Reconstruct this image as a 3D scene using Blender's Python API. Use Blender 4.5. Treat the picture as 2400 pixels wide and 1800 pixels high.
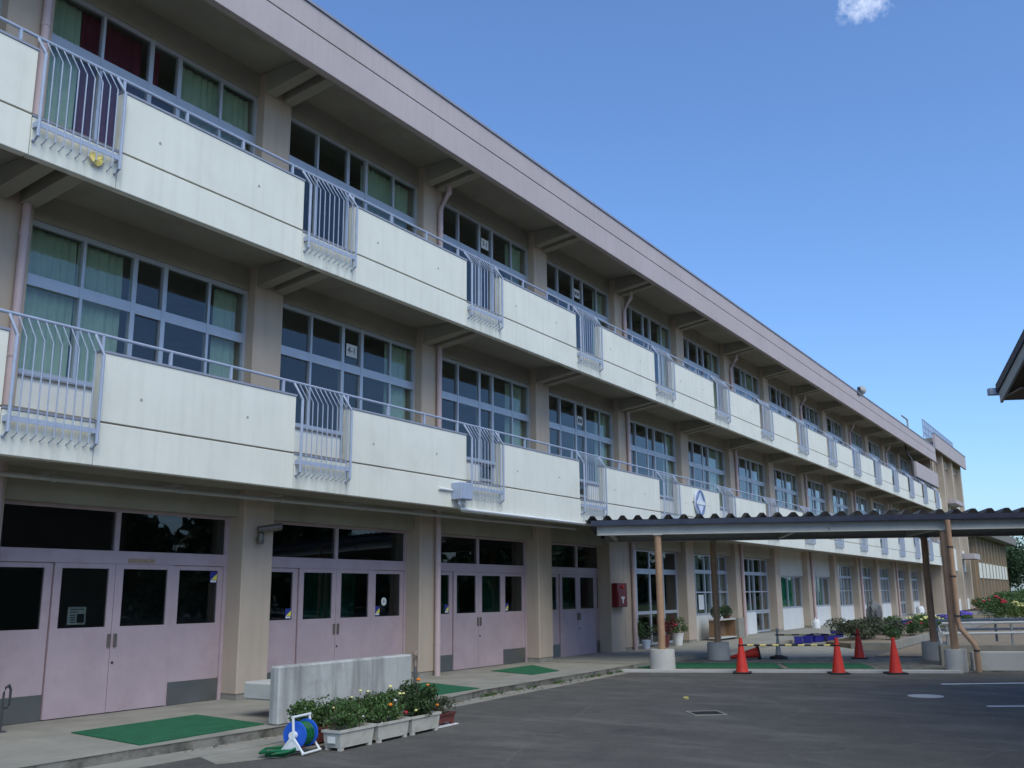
import bpy, bmesh, math, random
from mathutils import Vector, Matrix
random.seed(11)
R = math.radians
scene = bpy.context.scene
for o in list(bpy.data.objects): bpy.data.objects.remove(o)
COL = scene.collection

# ------------------------------------------------------------------ camera
F_PX, YAW, PIT, ROL = 2268.08, R(57.988), R(12.204), R(-0.5025)
CAM = Vector((-5.912, -10.343, 1.65))
fw = Vector((math.sin(YAW)*math.cos(PIT), math.cos(YAW)*math.cos(PIT), math.sin(PIT)))
rt = Vector((math.cos(YAW), -math.sin(YAW), 0)); up = rt.cross(fw)
rt2 = rt*math.cos(ROL) + up*math.sin(ROL); up2 = -rt*math.sin(ROL) + up*math.cos(ROL)
cd = bpy.data.cameras.new('camera'); cam = bpy.data.objects.new('camera', cd); COL.objects.link(cam)
cd.sensor_width = 36; cd.lens = F_PX/2400*36; cd.clip_end = 3000; cd.clip_start = 0.05
m3 = Matrix((rt2, up2, -fw)).transposed()
cam.matrix_world = Matrix.Translation(CAM) @ m3.to_4x4()
scene.camera = cam
def ray(px, py): return (fw*F_PX + rt2*(px-1200) + up2*(900-py)).normalized()
def at(px, py, z=None, X=None, Y=None):
    d = ray(px, py)
    t = (z-CAM.z)/d.z if z is not None else ((X-CAM.x)/d.x if X is not None else (Y-CAM.y)/d.y)
    return CAM + d*t

# ------------------------------------------------------------------ light
SUN_EL, SUN_AZ = R(50), math.atan2(-0.86, -0.50)     # towards the veiled sun: behind the camera and to the left
sun_dir = Vector((math.cos(SUN_EL)*math.cos(SUN_AZ), math.cos(SUN_EL)*math.sin(SUN_AZ), math.sin(SUN_EL)))
sd = bpy.data.lights.new('sun', 'SUN'); sd.energy = 1.45; sd.angle = R(45); sd.color = (1.0, 0.965, 0.71)
so = bpy.data.objects.new('sun', sd); COL.objects.link(so)
so.rotation_euler = (-sun_dir).to_track_quat('-Z', 'Y').to_euler()
W = bpy.data.worlds.new('World'); scene.world = W; W.use_nodes = True
wn, wl = W.node_tree.nodes, W.node_tree.links
wn.clear()
wout = wn.new('ShaderNodeOutputWorld'); bg = wn.new('ShaderNodeBackground'); bg.inputs['Strength'].default_value = 0.15
sky = wn.new('ShaderNodeTexSky'); sky.sky_type = 'NISHITA'; sky.sun_disc = False
sky.sun_elevation = SUN_EL; sky.sun_rotation = math.atan2(sun_dir.x, sun_dir.y)
sky.air_density = 1.0; sky.dust_density = 1.2; sky.ozone_density = 10.0
# one small puff of cloud, noise-broken
cdir = ray(2025, 6); cu = cdir.cross(Vector((0,0,1))).normalized(); cv = cu.cross(cdir)
tc = wn.new('ShaderNodeTexCoord')
def wdot(v):
    n = wn.new('ShaderNodeVectorMath'); n.operation = 'DOT_PRODUCT'
    wl.new(tc.outputs['Generated'], n.inputs[0]); n.inputs[1].default_value = v; return n.outputs['Value']
def wmath(op, a, b=None, clamp=False):
    n = wn.new('ShaderNodeMath'); n.operation = op; n.use_clamp = clamp
    for i, s in enumerate((a, b)):
        if s is None: continue
        if isinstance(s, (int, float)): n.inputs[i].default_value = s
        else: wl.new(s, n.inputs[i])
    return n.outputs[0]
e2 = wmath('ADD', wmath('POWER', wmath('ABSOLUTE', wmath('DIVIDE', wdot(cu), 0.034)), 2.0), wmath('POWER', wmath('ABSOLUTE', wmath('DIVIDE', wdot(cv), 0.021)), 2.0))
fall = wmath('SUBTRACT', 1.0, e2, True)
cn = wn.new('ShaderNodeTexNoise'); cn.inputs['Scale'].default_value = 70; cn.inputs['Detail'].default_value = 7; cn.inputs['Roughness'].default_value = .62
wl.new(tc.outputs['Generated'], cn.inputs['Vector'])
front = wmath('GREATER_THAN', wdot(cdir), 0.5)
cden = wmath('SUBTRACT', wmath('ADD', wmath('MULTIPLY', wmath('SUBTRACT', cn.outputs['Fac'], 0.5), 3.2), wmath('MULTIPLY', fall, 1.1)), 0.35, True)
cm = wmath('MULTIPLY', wmath('MULTIPLY', wmath('MULTIPLY', cden, wmath('POWER', fall, 0.6)), front), 0.62, True)
hsv = wn.new('ShaderNodeHueSaturation'); hsv.inputs['Saturation'].default_value = 1.0; hsv.inputs['Hue'].default_value = 0.5
tint = wn.new('ShaderNodeMixRGB'); tint.blend_type = 'MULTIPLY'; tint.inputs['Fac'].default_value = 1; tint.inputs['Color2'].default_value = (1.07, 1.075, 1.08, 1)
wl.new(sky.outputs['Color'], tint.inputs['Color1']); wl.new(tint.outputs['Color'], hsv.inputs['Color'])
mixc = wn.new('ShaderNodeMixRGB'); wl.new(cm, mixc.inputs['Fac']); wl.new(hsv.outputs['Color'], mixc.inputs['Color1'])
mixc.inputs['Color2'].default_value = (5.5, 6.0, 7.0, 1)
wl.new(mixc.outputs['Color'], bg.inputs['Color']); wl.new(bg.outputs['Background'], wout.inputs['Surface'])
scene.view_settings.view_transform = 'Standard'; scene.view_settings.look = 'None'
scene.view_settings.exposure = 0.45; scene.view_settings.gamma = 1.0
scene.render.resolution_x = 1024; scene.render.resolution_y = 768
try:
    scene.render.engine = 'CYCLES'; scene.cycles.max_bounces = 8; scene.cycles.transparent_max_bounces = 12
except Exception: pass

# ------------------------------------------------------------------ materials
MATS = {}
def srgb(r, g, b):
    f = lambda c: (c/255/12.92 if c/255 <= .04045 else ((c/255+.055)/1.055)**2.4)
    return (f(r), f(g), f(b))
def nw2(n, l, g):
    q = n.new('ShaderNodeVectorMath'); q.operation = 'ADD'; q.inputs[1].default_value = (17.3, 5.1, 2.2); l.new(g.outputs['Position'], q.inputs[0]); return q.outputs[0]
def mat(name, col, rough=0.7, var=0.12, scale=3.0, bump=0.0, bscale=60, metal=0.0, streak=0.0, streak_col=None, spec=0.4,
        dirt=0.0, dirt_col=(.08,.07,.06), dscale=1.5, dlow=.52, sss=None):
    if name in MATS: return MATS[name]
    m = bpy.data.materials.new(name); m.use_nodes = True; MATS[name] = m
    n, l = m.node_tree.nodes, m.node_tree.links
    b = n['Principled BSDF']
    b.inputs['Roughness'].default_value = rough; b.inputs['Metallic'].default_value = metal
    b.inputs['Specular IOR Level'].default_value = spec
    g = n.new('ShaderNodeNewGeometry')
    no = n.new('ShaderNodeTexNoise'); no.inputs['Scale'].default_value = scale; no.inputs['Detail'].default_value = 6; no.inputs['Roughness'].default_value = .6
    l.new(g.outputs['Position'], no.inputs['Vector'])
    rp = n.new('ShaderNodeValToRGB'); rp.color_ramp.elements[0].position = .3; rp.color_ramp.elements[1].position = .7
    rp.color_ramp.elements[0].color = (*[c*(1-var) for c in col], 1); rp.color_ramp.elements[1].color = (*[min(1, c*(1+var)) for c in col], 1)
    l.new(no.outputs['Fac'], rp.inputs['Fac']); out = rp.outputs['Color']
    def layer(out, fac_out, lo, hi, color, amt):
        r2 = n.new('ShaderNodeValToRGB'); r2.color_ramp.elements[0].position = lo; r2.color_ramp.elements[1].position = hi
        l.new(fac_out, r2.inputs['Fac'])
        mu = n.new('ShaderNodeMath'); mu.operation = 'MULTIPLY'; mu.inputs[1].default_value = amt; l.new(r2.outputs['Color'], mu.inputs[0])
        mx = n.new('ShaderNodeMixRGB'); l.new(mu.outputs[0], mx.inputs['Fac']); l.new(out, mx.inputs['Color1']); mx.inputs['Color2'].default_value = (*color, 1)
        return mx.outputs['Color']
    if streak:
        mp = n.new('ShaderNodeMapping'); mp.inputs['Scale'].default_value = (5.0, 5.0, .35); l.new(g.outputs['Position'], mp.inputs['Vector'])
        ns = n.new('ShaderNodeTexNoise'); ns.inputs['Scale'].default_value = 1.6; ns.inputs['Detail'].default_value = 5; l.new(mp.outputs['Vector'], ns.inputs['Vector'])
        out = layer(out, ns.outputs['Fac'], .48, .75, streak_col or tuple(c*.45 for c in col), streak)
    if dirt:
        nd = n.new('ShaderNodeTexNoise'); nd.inputs['Scale'].default_value = dscale; nd.inputs['Detail'].default_value = 8; nd.inputs['Roughness'].default_value = .68
        l.new(g.outputs['Position'], nd.inputs['Vector'])
        out = layer(out, nd.outputs['Fac'], dlow, dlow+.16, dirt_col, dirt)
    if name == 'panel_white':  # grey-green run-off marks under each grille
        sx = n.new('ShaderNodeSeparateXYZ'); l.new(g.outputs['Position'], sx.inputs[0])
        fm_ = n.new('ShaderNodeMath'); fm_.operation = 'FLOORED_MODULO'; fm_.inputs[1].default_value = 4.5; l.new(sx.outputs['X'], fm_.inputs[0])
        lt = n.new('ShaderNodeMath'); lt.operation = 'LESS_THAN'; lt.inputs[1].default_value = 1.25; l.new(fm_.outputs[0], lt.inputs[0])
        mp3 = n.new('ShaderNodeMapping'); mp3.inputs['Scale'].default_value = (7, 7, 1.2); l.new(g.outputs['Position'], mp3.inputs['Vector'])
        n5 = n.new('ShaderNodeTexNoise'); n5.inputs['Scale'].default_value = 1.2; n5.inputs['Detail'].default_value = 6; l.new(mp3.outputs['Vector'], n5.inputs['Vector'])
        ml = n.new('ShaderNodeMath'); ml.operation = 'MULTIPLY'; l.new(n5.outputs['Fac'], ml.inputs[0]); l.new(lt.outputs[0], ml.inputs[1])
        out = layer(out, ml.outputs[0], .40, .70, (.40,.41,.34), .5)
    if name == 'asphalt':      # pale worn sweeps and dark patches
        mp2 = n.new('ShaderNodeMapping'); mp2.inputs['Scale'].default_value = (.9, .35, 1); mp2.inputs['Rotation'].default_value = (0, 0, 1.15); l.new(g.outputs['Position'], mp2.inputs['Vector'])
        n2 = n.new('ShaderNodeTexNoise'); n2.inputs['Scale'].default_value = 1.3; n2.inputs['Detail'].default_value = 9; n2.inputs['Roughness'].default_value = .7; l.new(mp2.outputs['Vector'], n2.inputs['Vector'])
        out = layer(out, n2.outputs['Fac'], .50, .70, (.215,.20,.175), .62)
        n3 = n.new('ShaderNodeTexNoise'); n3.inputs['Scale'].default_value = 36; n3.inputs['Detail'].default_value = 6; n3.inputs['Roughness'].default_value = .8; l.new(g.outputs['Position'], n3.inputs['Vector'])
        out = layer(out, n3.outputs['Fac'], .52, .66, (.24,.23,.21), .45)
        n4 = n.new('ShaderNodeTexNoise'); n4.inputs['Scale'].default_value = 30; n4.inputs['Detail'].default_value = 6; n4.inputs['Roughness'].default_value = .8; l.new(nw2(n, l, g), n4.inputs['Vector'])
        out = layer(out, n4.outputs['Fac'], .54, .66, (.03,.03,.03), .5)
        vo = n.new('ShaderNodeTexVoronoi'); vo.feature = 'DISTANCE_TO_EDGE'; vo.inputs['Scale'].default_value = .33; nw_ = n.new('ShaderNodeVectorMath'); nw_.operation = 'ADD'
        sc_ = n.new('ShaderNodeVectorMath'); sc_.operation = 'SCALE'; sc_.inputs['Scale'].default_value = .3; l.new(no.outputs['Color'], sc_.inputs[0]); l.new(g.outputs['Position'], nw_.inputs[0]); l.new(sc_.outputs[0], nw_.inputs[1]); l.new(nw_.outputs[0], vo.inputs['Vector'])
        iv = n.new('ShaderNodeMath'); iv.operation = 'SUBTRACT'; iv.inputs[0].default_value = 1; l.new(vo.outputs['Distance'], iv.inputs[1])
        out = layer(out, iv.outputs[0], .993, .998, (.24,.23,.20), .2)
    l.new(out, b.inputs['Base Color'])
    if bump:
        nb = n.new('ShaderNodeTexNoise'); nb.inputs['Scale'].default_value = bscale; nb.inputs['Detail'].default_value = 4; l.new(g.outputs['Position'], nb.inputs['Vector'])
        bp = n.new('ShaderNodeBump'); bp.inputs['Strength'].default_value = bump; bp.inputs['Distance'].default_value = .02
        l.new(nb.outputs['Fac'], bp.inputs['Height']); l.new(bp.outputs['Normal'], b.inputs['Normal'])
    return m
def glassmat(name, tint=(.80,.86,.88), refl=1.0):
    m = bpy.data.materials.new(name); m.use_nodes = True; MATS[name] = m
    n, l = m.node_tree.nodes, m.node_tree.links; n.clear()
    o = n.new('ShaderNodeOutputMaterial'); tr = n.new('ShaderNodeBsdfTransparent'); tr.inputs['Color'].default_value = (*tint, 1)
    gl = n.new('ShaderNodeBsdfGlossy'); gl.inputs['Roughness'].default_value = .015; gl.inputs['Color'].default_value = (.92,.95,1,1)
    # long low ripple, as float glass has
    nb = n.new('ShaderNodeTexNoise'); nb.inputs['Scale'].default_value = .9; nb.inputs['Detail'].default_value = 0
    g = n.new('ShaderNodeNewGeometry'); l.new(g.outputs['Position'], nb.inputs['Vector'])
    bp = n.new('ShaderNodeBump'); bp.inputs['Strength'].default_value = .12; bp.inputs['Distance'].default_value = .02
    l.new(nb.outputs['Fac'], bp.inputs['Height']); l.new(bp.outputs['Normal'], gl.inputs['Normal'])
    dt = n.new('ShaderNodeVectorMath'); dt.operation = 'DOT_PRODUCT'; l.new(g.outputs['Normal'], dt.inputs[0]); l.new(g.outputs['Incoming'], dt.inputs[1])
    def mth(op, a, b=None):
        q = n.new('ShaderNodeMath'); q.operation = op
        for i, v in enumerate((a, b)):
            if v is None: continue
            if isinstance(v, float): q.inputs[i].default_value = v
            else: l.new(v, q.inputs[i])
        return q.outputs[0]
    sch = mth('ADD', mth('MULTIPLY', mth('POWER', mth('SUBTRACT', 1.0, mth('ABSOLUTE', dt.outputs['Value'])), 5.0), 0.957), 0.043)
    mu = n.new('ShaderNodeMath'); mu.operation = 'MULTIPLY'; mu.inputs[1].default_value = refl; mu.use_clamp = True
    l.new(sch, mu.inputs[0])
    mx = n.new('ShaderNodeMixShader'); l.new(mu.outputs[0], mx.inputs['Fac']); l.new(tr.outputs[0], mx.inputs[1]); l.new(gl.outputs[0], mx.inputs[2])
    l.new(mx.outputs[0], o.inputs['Surface']); return m
mat('panel_white', (.755,.745,.655), .75, .05, 1.2, .08, 90, streak=.24, streak_col=(.52,.51,.43), dirt=.14, dirt_col=(.45,.43,.36), dscale=.9)
mat('fascia_pink', (.47,.405,.405), .8, .06, .8, .05, 80, streak=.22, streak_col=(.30,.26,.25))
mat('column_beige', (.465,.38,.30), .8, .06, 1.5, .08, 90, streak=.15)
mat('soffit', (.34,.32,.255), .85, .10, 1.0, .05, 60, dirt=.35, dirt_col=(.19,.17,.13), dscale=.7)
mat('wall_cream', (.52,.50,.44), .8, .08, 1.0, .05, 80, streak=.15)
mat('wall_white', (.74,.74,.71), .75, .05, 1.2, .04, 90, streak=.12, streak_col=(.5,.48,.42))
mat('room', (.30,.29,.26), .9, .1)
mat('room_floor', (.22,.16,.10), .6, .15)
mat('alu', (.47,.50,.55), .42, .06, 4, metal=.35)
mat('rail_blue', (.36,.415,.53), .5, .08, 8, dirt=.25, dirt_col=(.30,.32,.38), dscale=7)
mat('coping', (.27,.29,.36), .5, .08, 5)
mat('sealant', (.24,.21,.165), .9); mat('plug', (.36,.35,.32), .9)
mat('dark_metal', (.05,.05,.055), .5)
mat('door_mauve', (.44,.34,.365), .5, .08, 1.8, .05, 14, dirt=.30, dirt_col=(.34,.235,.24), dscale=2.6, streak=.14, streak_col=(.33,.27,.29))
mat('door_edge', (.20,.12,.12), .7, .2, 9)
mat('steel_plate', (.24,.25,.25), .38, .12, 2, metal=.8)
mat('pipe_pink', (.52,.40,.40), .6, .08, 3)
mat('pipe_grey', (.40,.41,.39), .55, .1, 4)
mat('concrete', (.285,.27,.23), .88, .16, 2.0, .25, 45, dirt=.35, dirt_col=(.2,.185,.15), dscale=1.1)
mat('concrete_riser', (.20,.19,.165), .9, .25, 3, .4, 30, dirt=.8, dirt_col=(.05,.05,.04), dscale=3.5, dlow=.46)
mat('concrete_light', (.48,.47,.44), .85, .1, 2, .15, 50, dirt=.25, dirt_col=(.3,.28,.24))
mat('concrete_stained', (.45,.45,.435), .85, .12, 1.6, .2, 50, streak=.75, streak_col=(.13,.13,.125), dirt=.6, dirt_col=(.24,.24,.23), dscale=2)
mat('asphalt', (.104,.097,.085), .9, .16, 2.2, .7, 150, dirt=.5, dirt_col=(.045,.044,.043), dscale=.7, dlow=.53)
mat('paint_white', (.78,.78,.77), .7, .08, 6, dirt=.25, dirt_col=(.3,.3,.3), dscale=9)
mat('mat_green', (.018,.135,.062), .95, .18, 5, .6, 260)
mat('soil', (.24,.185,.125), .95, .2, 2, .4, 30, dirt=.4, dirt_col=(.15,.115,.08), dscale=.8)
mat('sand', (.46,.40,.31), .95, .1, .3, .2, 30)
mat('planter_ivory', (.50,.485,.43), .6, .08, 6, dirt=.5, dirt_col=(.26,.235,.18), dscale=5, dlow=.5)
mat('planter_brown', (.15,.045,.04), .6, .15, 6)
mat('white_plastic', (.74,.75,.76), .4, .04, 6)
mat('blue_plastic', (.02,.11,.55), .4, .1, 6)
mat('crate_blue', (.025,.024,.22), .45, .15, 6)
mat('hose_green', (.01,.13,.05), .4, .15, 20)
mat('brass', (.42,.33,.26), .4, .15, 10, metal=.5)
mat('handle_metal', (.16,.14,.12), .45, .15, 10, metal=.4)
mat('cone_red', (.62,.035,.02), .5, .1, 5, dirt=.2, dirt_col=(.35,.03,.02), dscale=8)
mat('rubber_black', (.02,.02,.021), .8)
mat('bar_yellow', (.75,.60,.18), .5)
mat('post_brown', (.40,.245,.15), .5, .12, 5, dirt=.3, dirt_col=(.25,.14,.08), dscale=6)
mat('beam_grey', (.44,.44,.41), .5, .08, 3)
mat('roof_dark', (.045,.05,.075), .4, .2, 4, metal=.3)
mat('brown_wall', (.33,.24,.155), .85, .08, 1.2, streak=.15)
mat('brown_dark', (.20,.155,.11), .85, .1, 1.2)
mat('grey_roof', (.22,.20,.175), .8, .1)
mat('tile_roof', (.09,.095,.11), .6, .2, 3)
mat('fire_red', (.17,.012,.015), .4, .08, 6)
mat('paper', (.70,.70,.67), .8, .03)
mat('ink', (.03,.03,.035), .8)
mat('sticker_blue', (.03,.04,.25), .5); mat('sticker_yellow', (.75,.70,.10), .5)
mat('badge_blue', (.13,.18,.36), .5); mat('badge_rim', (.24,.30,.48), .5); mat('badge_pale', (.62,.68,.80), .45)
mat('rock', (.13,.135,.135), .9, .4, 5, .9, 12)
mat('wood', (.22,.13,.07), .7, .2, 4)
mat('leaf_dark', (.035,.07,.02), .6, .5, 9); mat('leaf_mid', (.06,.115,.03), .6, .5, 9)
mat('leaf_grey', (.062,.075,.042), .7, .4, 9); mat('leaf_red', (.13,.02,.03), .6, .5, 9)
mat('stem', (.10,.075,.04), .8)
mat('petal_orange', (.80,.25,.02), .6); mat('petal_yellow', (.78,.72,.28), .6); mat('petal_white', (.75,.76,.72), .6); mat('petal_red', (.40,.015,.03), .6)
mat('petal_violet', (.12,.06,.45), .6)
mat('grass', (.10,.14,.035), .9, .4, 2); mat('bark', (.12,.09,.06), .9)
mat('tape', (.33,.24,.16), .8, .3, 30)
mat('rust', (.20,.07,.03), .8)
mat('chalk_green', (.03,.14,.09), .8)
glassmat('glass', (.86,.90,.90), .95); glassmat('glass_dark', (.62,.66,.66), 1.0)
def cloth(name, col):
    m = mat(name, col, .9, .10, 6)
    n, l = m.node_tree.nodes, m.node_tree.links; b = n['Principled BSDF']
    o = [x for x in n if x.type == 'OUTPUT_MATERIAL'][0]; tl = n.new('ShaderNodeBsdfTranslucent'); tl.inputs['Color'].default_value = (*col, 1)
    mx = n.new('ShaderNodeMixShader'); mx.inputs['Fac'].default_value = .3
    l.new(b.outputs[0], mx.inputs[1]); l.new(tl.outputs[0], mx.inputs[2]); l.new(mx.outputs[0], o.inputs['Surface'])
cloth('curtain_green', (.64,.76,.54)); cloth('curtain_red', (.22,.035,.06)); cloth('curtain_teal', (.05,.30,.20)); cloth('curtain_net', (.03,.34,.19))

# ------------------------------------------------------------------ helpers
def box(bm, x0, x1, y0, y1, z0, z1):
    v = [bm.verts.new((x, y, z)) for x in (x0, x1) for y in (y0, y1) for z in (z0, z1)]
    for f in ((0,1,3,2), (4,6,7,5), (0,4,5,1), (2,3,7,6), (0,2,6,4), (1,5,7,3)): bm.faces.new([v[i] for i in f])
    return bm
def BX(*a): return box(bmesh.new(), *a)
def tube(bm, pts, r, seg=8, cap=True):
    pts = [Vector(p) for p in pts]; rings = []
    for i, p in enumerate(pts):
        a = pts[max(i-1, 0)]; b = pts[min(i+1, len(pts)-1)]; d = (b-a).normalized()
        s = Vector((0,0,1)) if abs(d.z) < .9 else Vector((1,0,0))
        u = d.cross(s).normalized(); v = d.cross(u)
        rr = r[i] if isinstance(r, (list, tuple)) else r
        if 0 < i < len(pts)-1:
            c = (pts[i]-pts[i-1]).normalized().dot(d); rr = rr/max(c, .5)
        rings.append([bm.verts.new(p + (u*math.cos(t)+v*math.sin(t))*rr) for t in [2*math.pi*k/seg for k in range(seg)]])
    for a, b in zip(rings, rings[1:]):
        for k in range(seg): bm.faces.new((a[k], a[(k+1) % seg], b[(k+1) % seg], b[k]))
    if cap: bm.faces.new(rings[0][::-1]); bm.faces.new(rings[-1])
    return bm
def TB(*a, **k): return tube(bmesh.new(), *a, **k)
def lathe(bm, prof, seg=20, c=(0,0,0), axis='z'):
    rings = []
    for r, h in prof:
        ring = []
        for k in range(seg):
            t = 2*math.pi*k/seg; a, b = r*math.cos(t), r*math.sin(t)
            p = (a, b, h) if axis == 'z' else ((h, a, b) if axis == 'x' else (a, h, b))
            ring.append(bm.verts.new(Vector(p)+Vector(c)))
        rings.append(ring)
    for a, b in zip(rings, rings[1:]):
        for k in range(seg): bm.faces.new((a[k], a[(k+1) % seg], b[(k+1) % seg], b[k]))
    bm.faces.new(rings[0][::-1]); bm.faces.new(rings[-1])
    return bm
def prism(bm, poly, y0, y1):      # polygon in (x, z), extruded along y
    a = [bm.verts.new((x, y0, z)) for x, z in poly]; b = [bm.verts.new((x, y1, z)) for x, z in poly]; n = len(poly)
    bm.faces.new(a); bm.faces.new(b[::-1])
    for i in range(n): bm.faces.new((a[i], b[i], b[(i+1) % n], a[(i+1) % n]))
    return bm
def slab(bm, poly, z0, z1):       # polygon in (x, y)
    a = [bm.verts.new((x, y, z0)) for x, y in poly]; b = [bm.verts.new((x, y, z1)) for x, y in poly]; n = len(poly)
    bm.faces.new(a[::-1]); bm.faces.new(b)
    for i in range(n): bm.faces.new((a[i], a[(i+1) % n], b[(i+1) % n], b[i]))
    return bm
def mesh(name, bm, m, smooth=False, bevel=0):
    if bevel: bmesh.ops.bevel(bm, geom=list(bm.edges), offset=bevel, segments=1, affect='EDGES', clamp_overlap=True)
    bmesh.ops.recalc_face_normals(bm, faces=bm.faces)
    me = bpy.data.meshes.new(name); bm.to_mesh(me); bm.free()
    me.materials.append(MATS[m])
    if smooth:
        for p in me.polygons: p.use_smooth = True
        try: me.set_sharp_from_angle(angle=R(40))
        except Exception: pass
    return me
def put(name, me, parent=None, loc=(0,0,0), rz=0):
    o = bpy.data.objects.new(name, me); COL.objects.link(o); o.location = loc; o.rotation_euler = (0, 0, rz); o.parent = parent
    return o
def obj(name, bm, m, parent=None, loc=(0,0,0), rz=0, smooth=False, bevel=0):
    return put(name, mesh(name, bm, m, smooth, bevel), parent, loc, rz)
def tag(o, label, cat, group=None):
    o['label'] = label; o['category'] = cat
    if group: o['group'] = group
    return o
def thing(name, label, cat, loc=(0,0,0), rz=0, group=None):
    return tag(put(name, None, None, loc, rz), label, cat, group)
def struct(name, bm, m, **k):
    o = obj(name, bm, m, **k); o['kind'] = 'structure'; return o
def text_mesh(s, size, m):
    cu_ = bpy.data.curves.new('t', 'FONT'); cu_.body = s; cu_.size = size; cu_.align_x = 'CENTER'; cu_.align_y = 'CENTER'; cu_.extrude = .001
    to = bpy.data.objects.new('t', cu_); COL.objects.link(to)
    bpy.context.view_layer.update(); dg = bpy.context.evaluated_depsgraph_get()
    me = bpy.data.meshes.new_from_object(to.evaluated_get(dg)); bpy.data.objects.remove(to)
    me.materials.clear(); me.materials.append(MATS[m]); return me
ORD = ['first', 'second', 'third', 'fourth', 'fifth', 'sixth', 'seventh', 'eighth', 'ninth', 'tenth', 'eleventh', 'twelfth', 'thirteenth', 'fourteenth', 'fifteenth', 'sixteenth']

# ------------------------------------------------------------------ ground
bm = bmesh.new(); box(bm, -600, 900, -700, 800, -.4, 0); struct('asphalt_ground', bm, 'asphalt')
bm = bmesh.new(); box(bm, -300, 20, -260, -27, .0005, .006); struct('bounce_yard', bm, 'sand')  # unseen sandy ground, added to bounce warm light onto the facade
# raised walk at the foot of the school, with its stained riser
bm = slab(bmesh.new(), [(-12, -1.31), (1.1, -1.39), (2.8, -1.45), (6.3, -1.38), (7.9, -1.12), (14.0, -.95), (14.0, 8), (-12, 8)], .104, .112); struct('entrance_walk', bm, 'concrete')
bm = slab(bmesh.new(), [(-12, -1.30), (1.1, -1.38), (2.8, -1.44), (6.3, -1.37), (7.9, -1.11), (14.0, -.94), (14.0, 1.2), (-12, 1.2)], -.05, .1035); struct('walk_kerb', bm, 'concrete_riser')
bm = slab(bmesh.new(), [(-12, -1.75), (2.2, -1.85), (6.0, -1.60), (13.2, -1.2), (13.2, -.98), (7.9, -1.06), (-12, -1.28)], -.03, .006); struct('gutter_strip', bm, 'concrete')
bm = slab(bmesh.new(), [(1.2, -2.35), (1.9, -2.62), (3.3, -2.32), (3.0, -1.9), (1.4, -1.9)], -.02, .010); struct('concrete_patch', bm, 'concrete')
bm = BX(14.01, 70, -1.0, 8, -.05, .13); struct('building_apron', bm, 'concrete')

# canopy frame of reference
T0 = Vector((13.5, -.4, 0)); DT = Vector((.400, -.9165, 0)); DN = Vector((.9165, .400, 0)); CRZ = math.atan2(DT.y, DT.x)
def C(t, n, z=0): 
    p = T0 + DT*t + DN*n; return Vector((p.x, p.y, z))
def cpoly(t0, t1, n0, n1): return [tuple(C(t, n)[:2]) for t, n in ((t0, n0), (t1, n0), (t1, n1), (t0, n1))]
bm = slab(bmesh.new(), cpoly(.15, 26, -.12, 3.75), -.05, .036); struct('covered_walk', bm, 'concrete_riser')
bm = slab(bmesh.new(), cpoly(.10, 7.3, -.42, -.115), -.05, .046); struct('kerb_strip', bm, 'concrete_light')
bm = slab(bmesh.new(), [(17.0, -1.01), (66, -1.01), (66, -2.6), (24.5, -2.6), (23.2, -3.5), (20.2, -4.4)], -.04, .030); struct('garden_path', bm, 'concrete')
bm = slab(bmesh.new(), [(20.6, -4.6), (23.3, -4.6), (66, -4.2), (70, -9), (70, -26), (27.6, -24), (21.4, -9.0)], -.04, .022); struct('playing_field', bm, 'soil')
bm = slab(bmesh.new(), [(23.5, -3.4), (24.5, -2.35), (33, -2.2), (35, -1.6), (60, -1.5), (60, -4.0), (23.6, -4.3)], -.04, .16); struct('flower_bed', bm, 'soil')
bm = bmesh.new()
slab(bm, [(23.35, -4.42), (60, -4.10), (60, -4.0), (23.6, -4.3)], -.04, .21); slab(bm, [(23.35, -4.42), (23.6, -4.3), (23.5, -3.4), (23.3, -3.36)], -.04, .209)
struct('bed_kerb', bm, 'concrete')
bm = slab(bmesh.new(), [(62, -2.4), (110, -1.5), (110, -40), (70.2, -40), (70.2, -9), (66.2, -4.2)], -.04, .05); struct('grass_ground', bm, 'grass')

# ------------------------------------------------------------------ school building
SB = thing('school_building', 'long three-storey cream and pink concrete school with two rows of balconies', 'school building')
P = 4.5; XS, XE = -4.6, 65.3
def part(name, bm, m, **k): return obj(name, bm, m, SB, **k)
# structure: slabs, roof, back and end walls, cross walls
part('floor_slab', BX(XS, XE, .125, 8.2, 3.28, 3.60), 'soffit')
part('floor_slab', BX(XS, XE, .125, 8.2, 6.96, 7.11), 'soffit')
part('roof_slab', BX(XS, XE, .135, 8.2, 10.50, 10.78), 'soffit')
part('back_wall', BX(XS, XE, 8.2, 8.4, .1, 11.0), 'wall_cream')
part('end_wall', BX(XS-.2, XS, 1.3, 8.4, .1, 11.0), 'column_beige'); part('end_wall', BX(XE, XE+.2, 0.4, 8.4, .1, 10.9), 'column_beige')
for z0, z1 in ((.14, 3.28), (3.60, 6.96), (7.11, 10.5)):
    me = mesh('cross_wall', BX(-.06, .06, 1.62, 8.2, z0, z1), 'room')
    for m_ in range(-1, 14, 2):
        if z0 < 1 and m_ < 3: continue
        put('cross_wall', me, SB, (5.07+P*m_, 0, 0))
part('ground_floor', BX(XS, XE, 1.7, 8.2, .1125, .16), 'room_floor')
part('hall_board', BX(1.4, 5.8, 8.12, 8.19, 1.0, 2.2), 'chalk_green'); part('hall_board', BX(10.5, 14.5, 8.12, 8.19, .9, 2.3), 'chalk_green')
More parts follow.
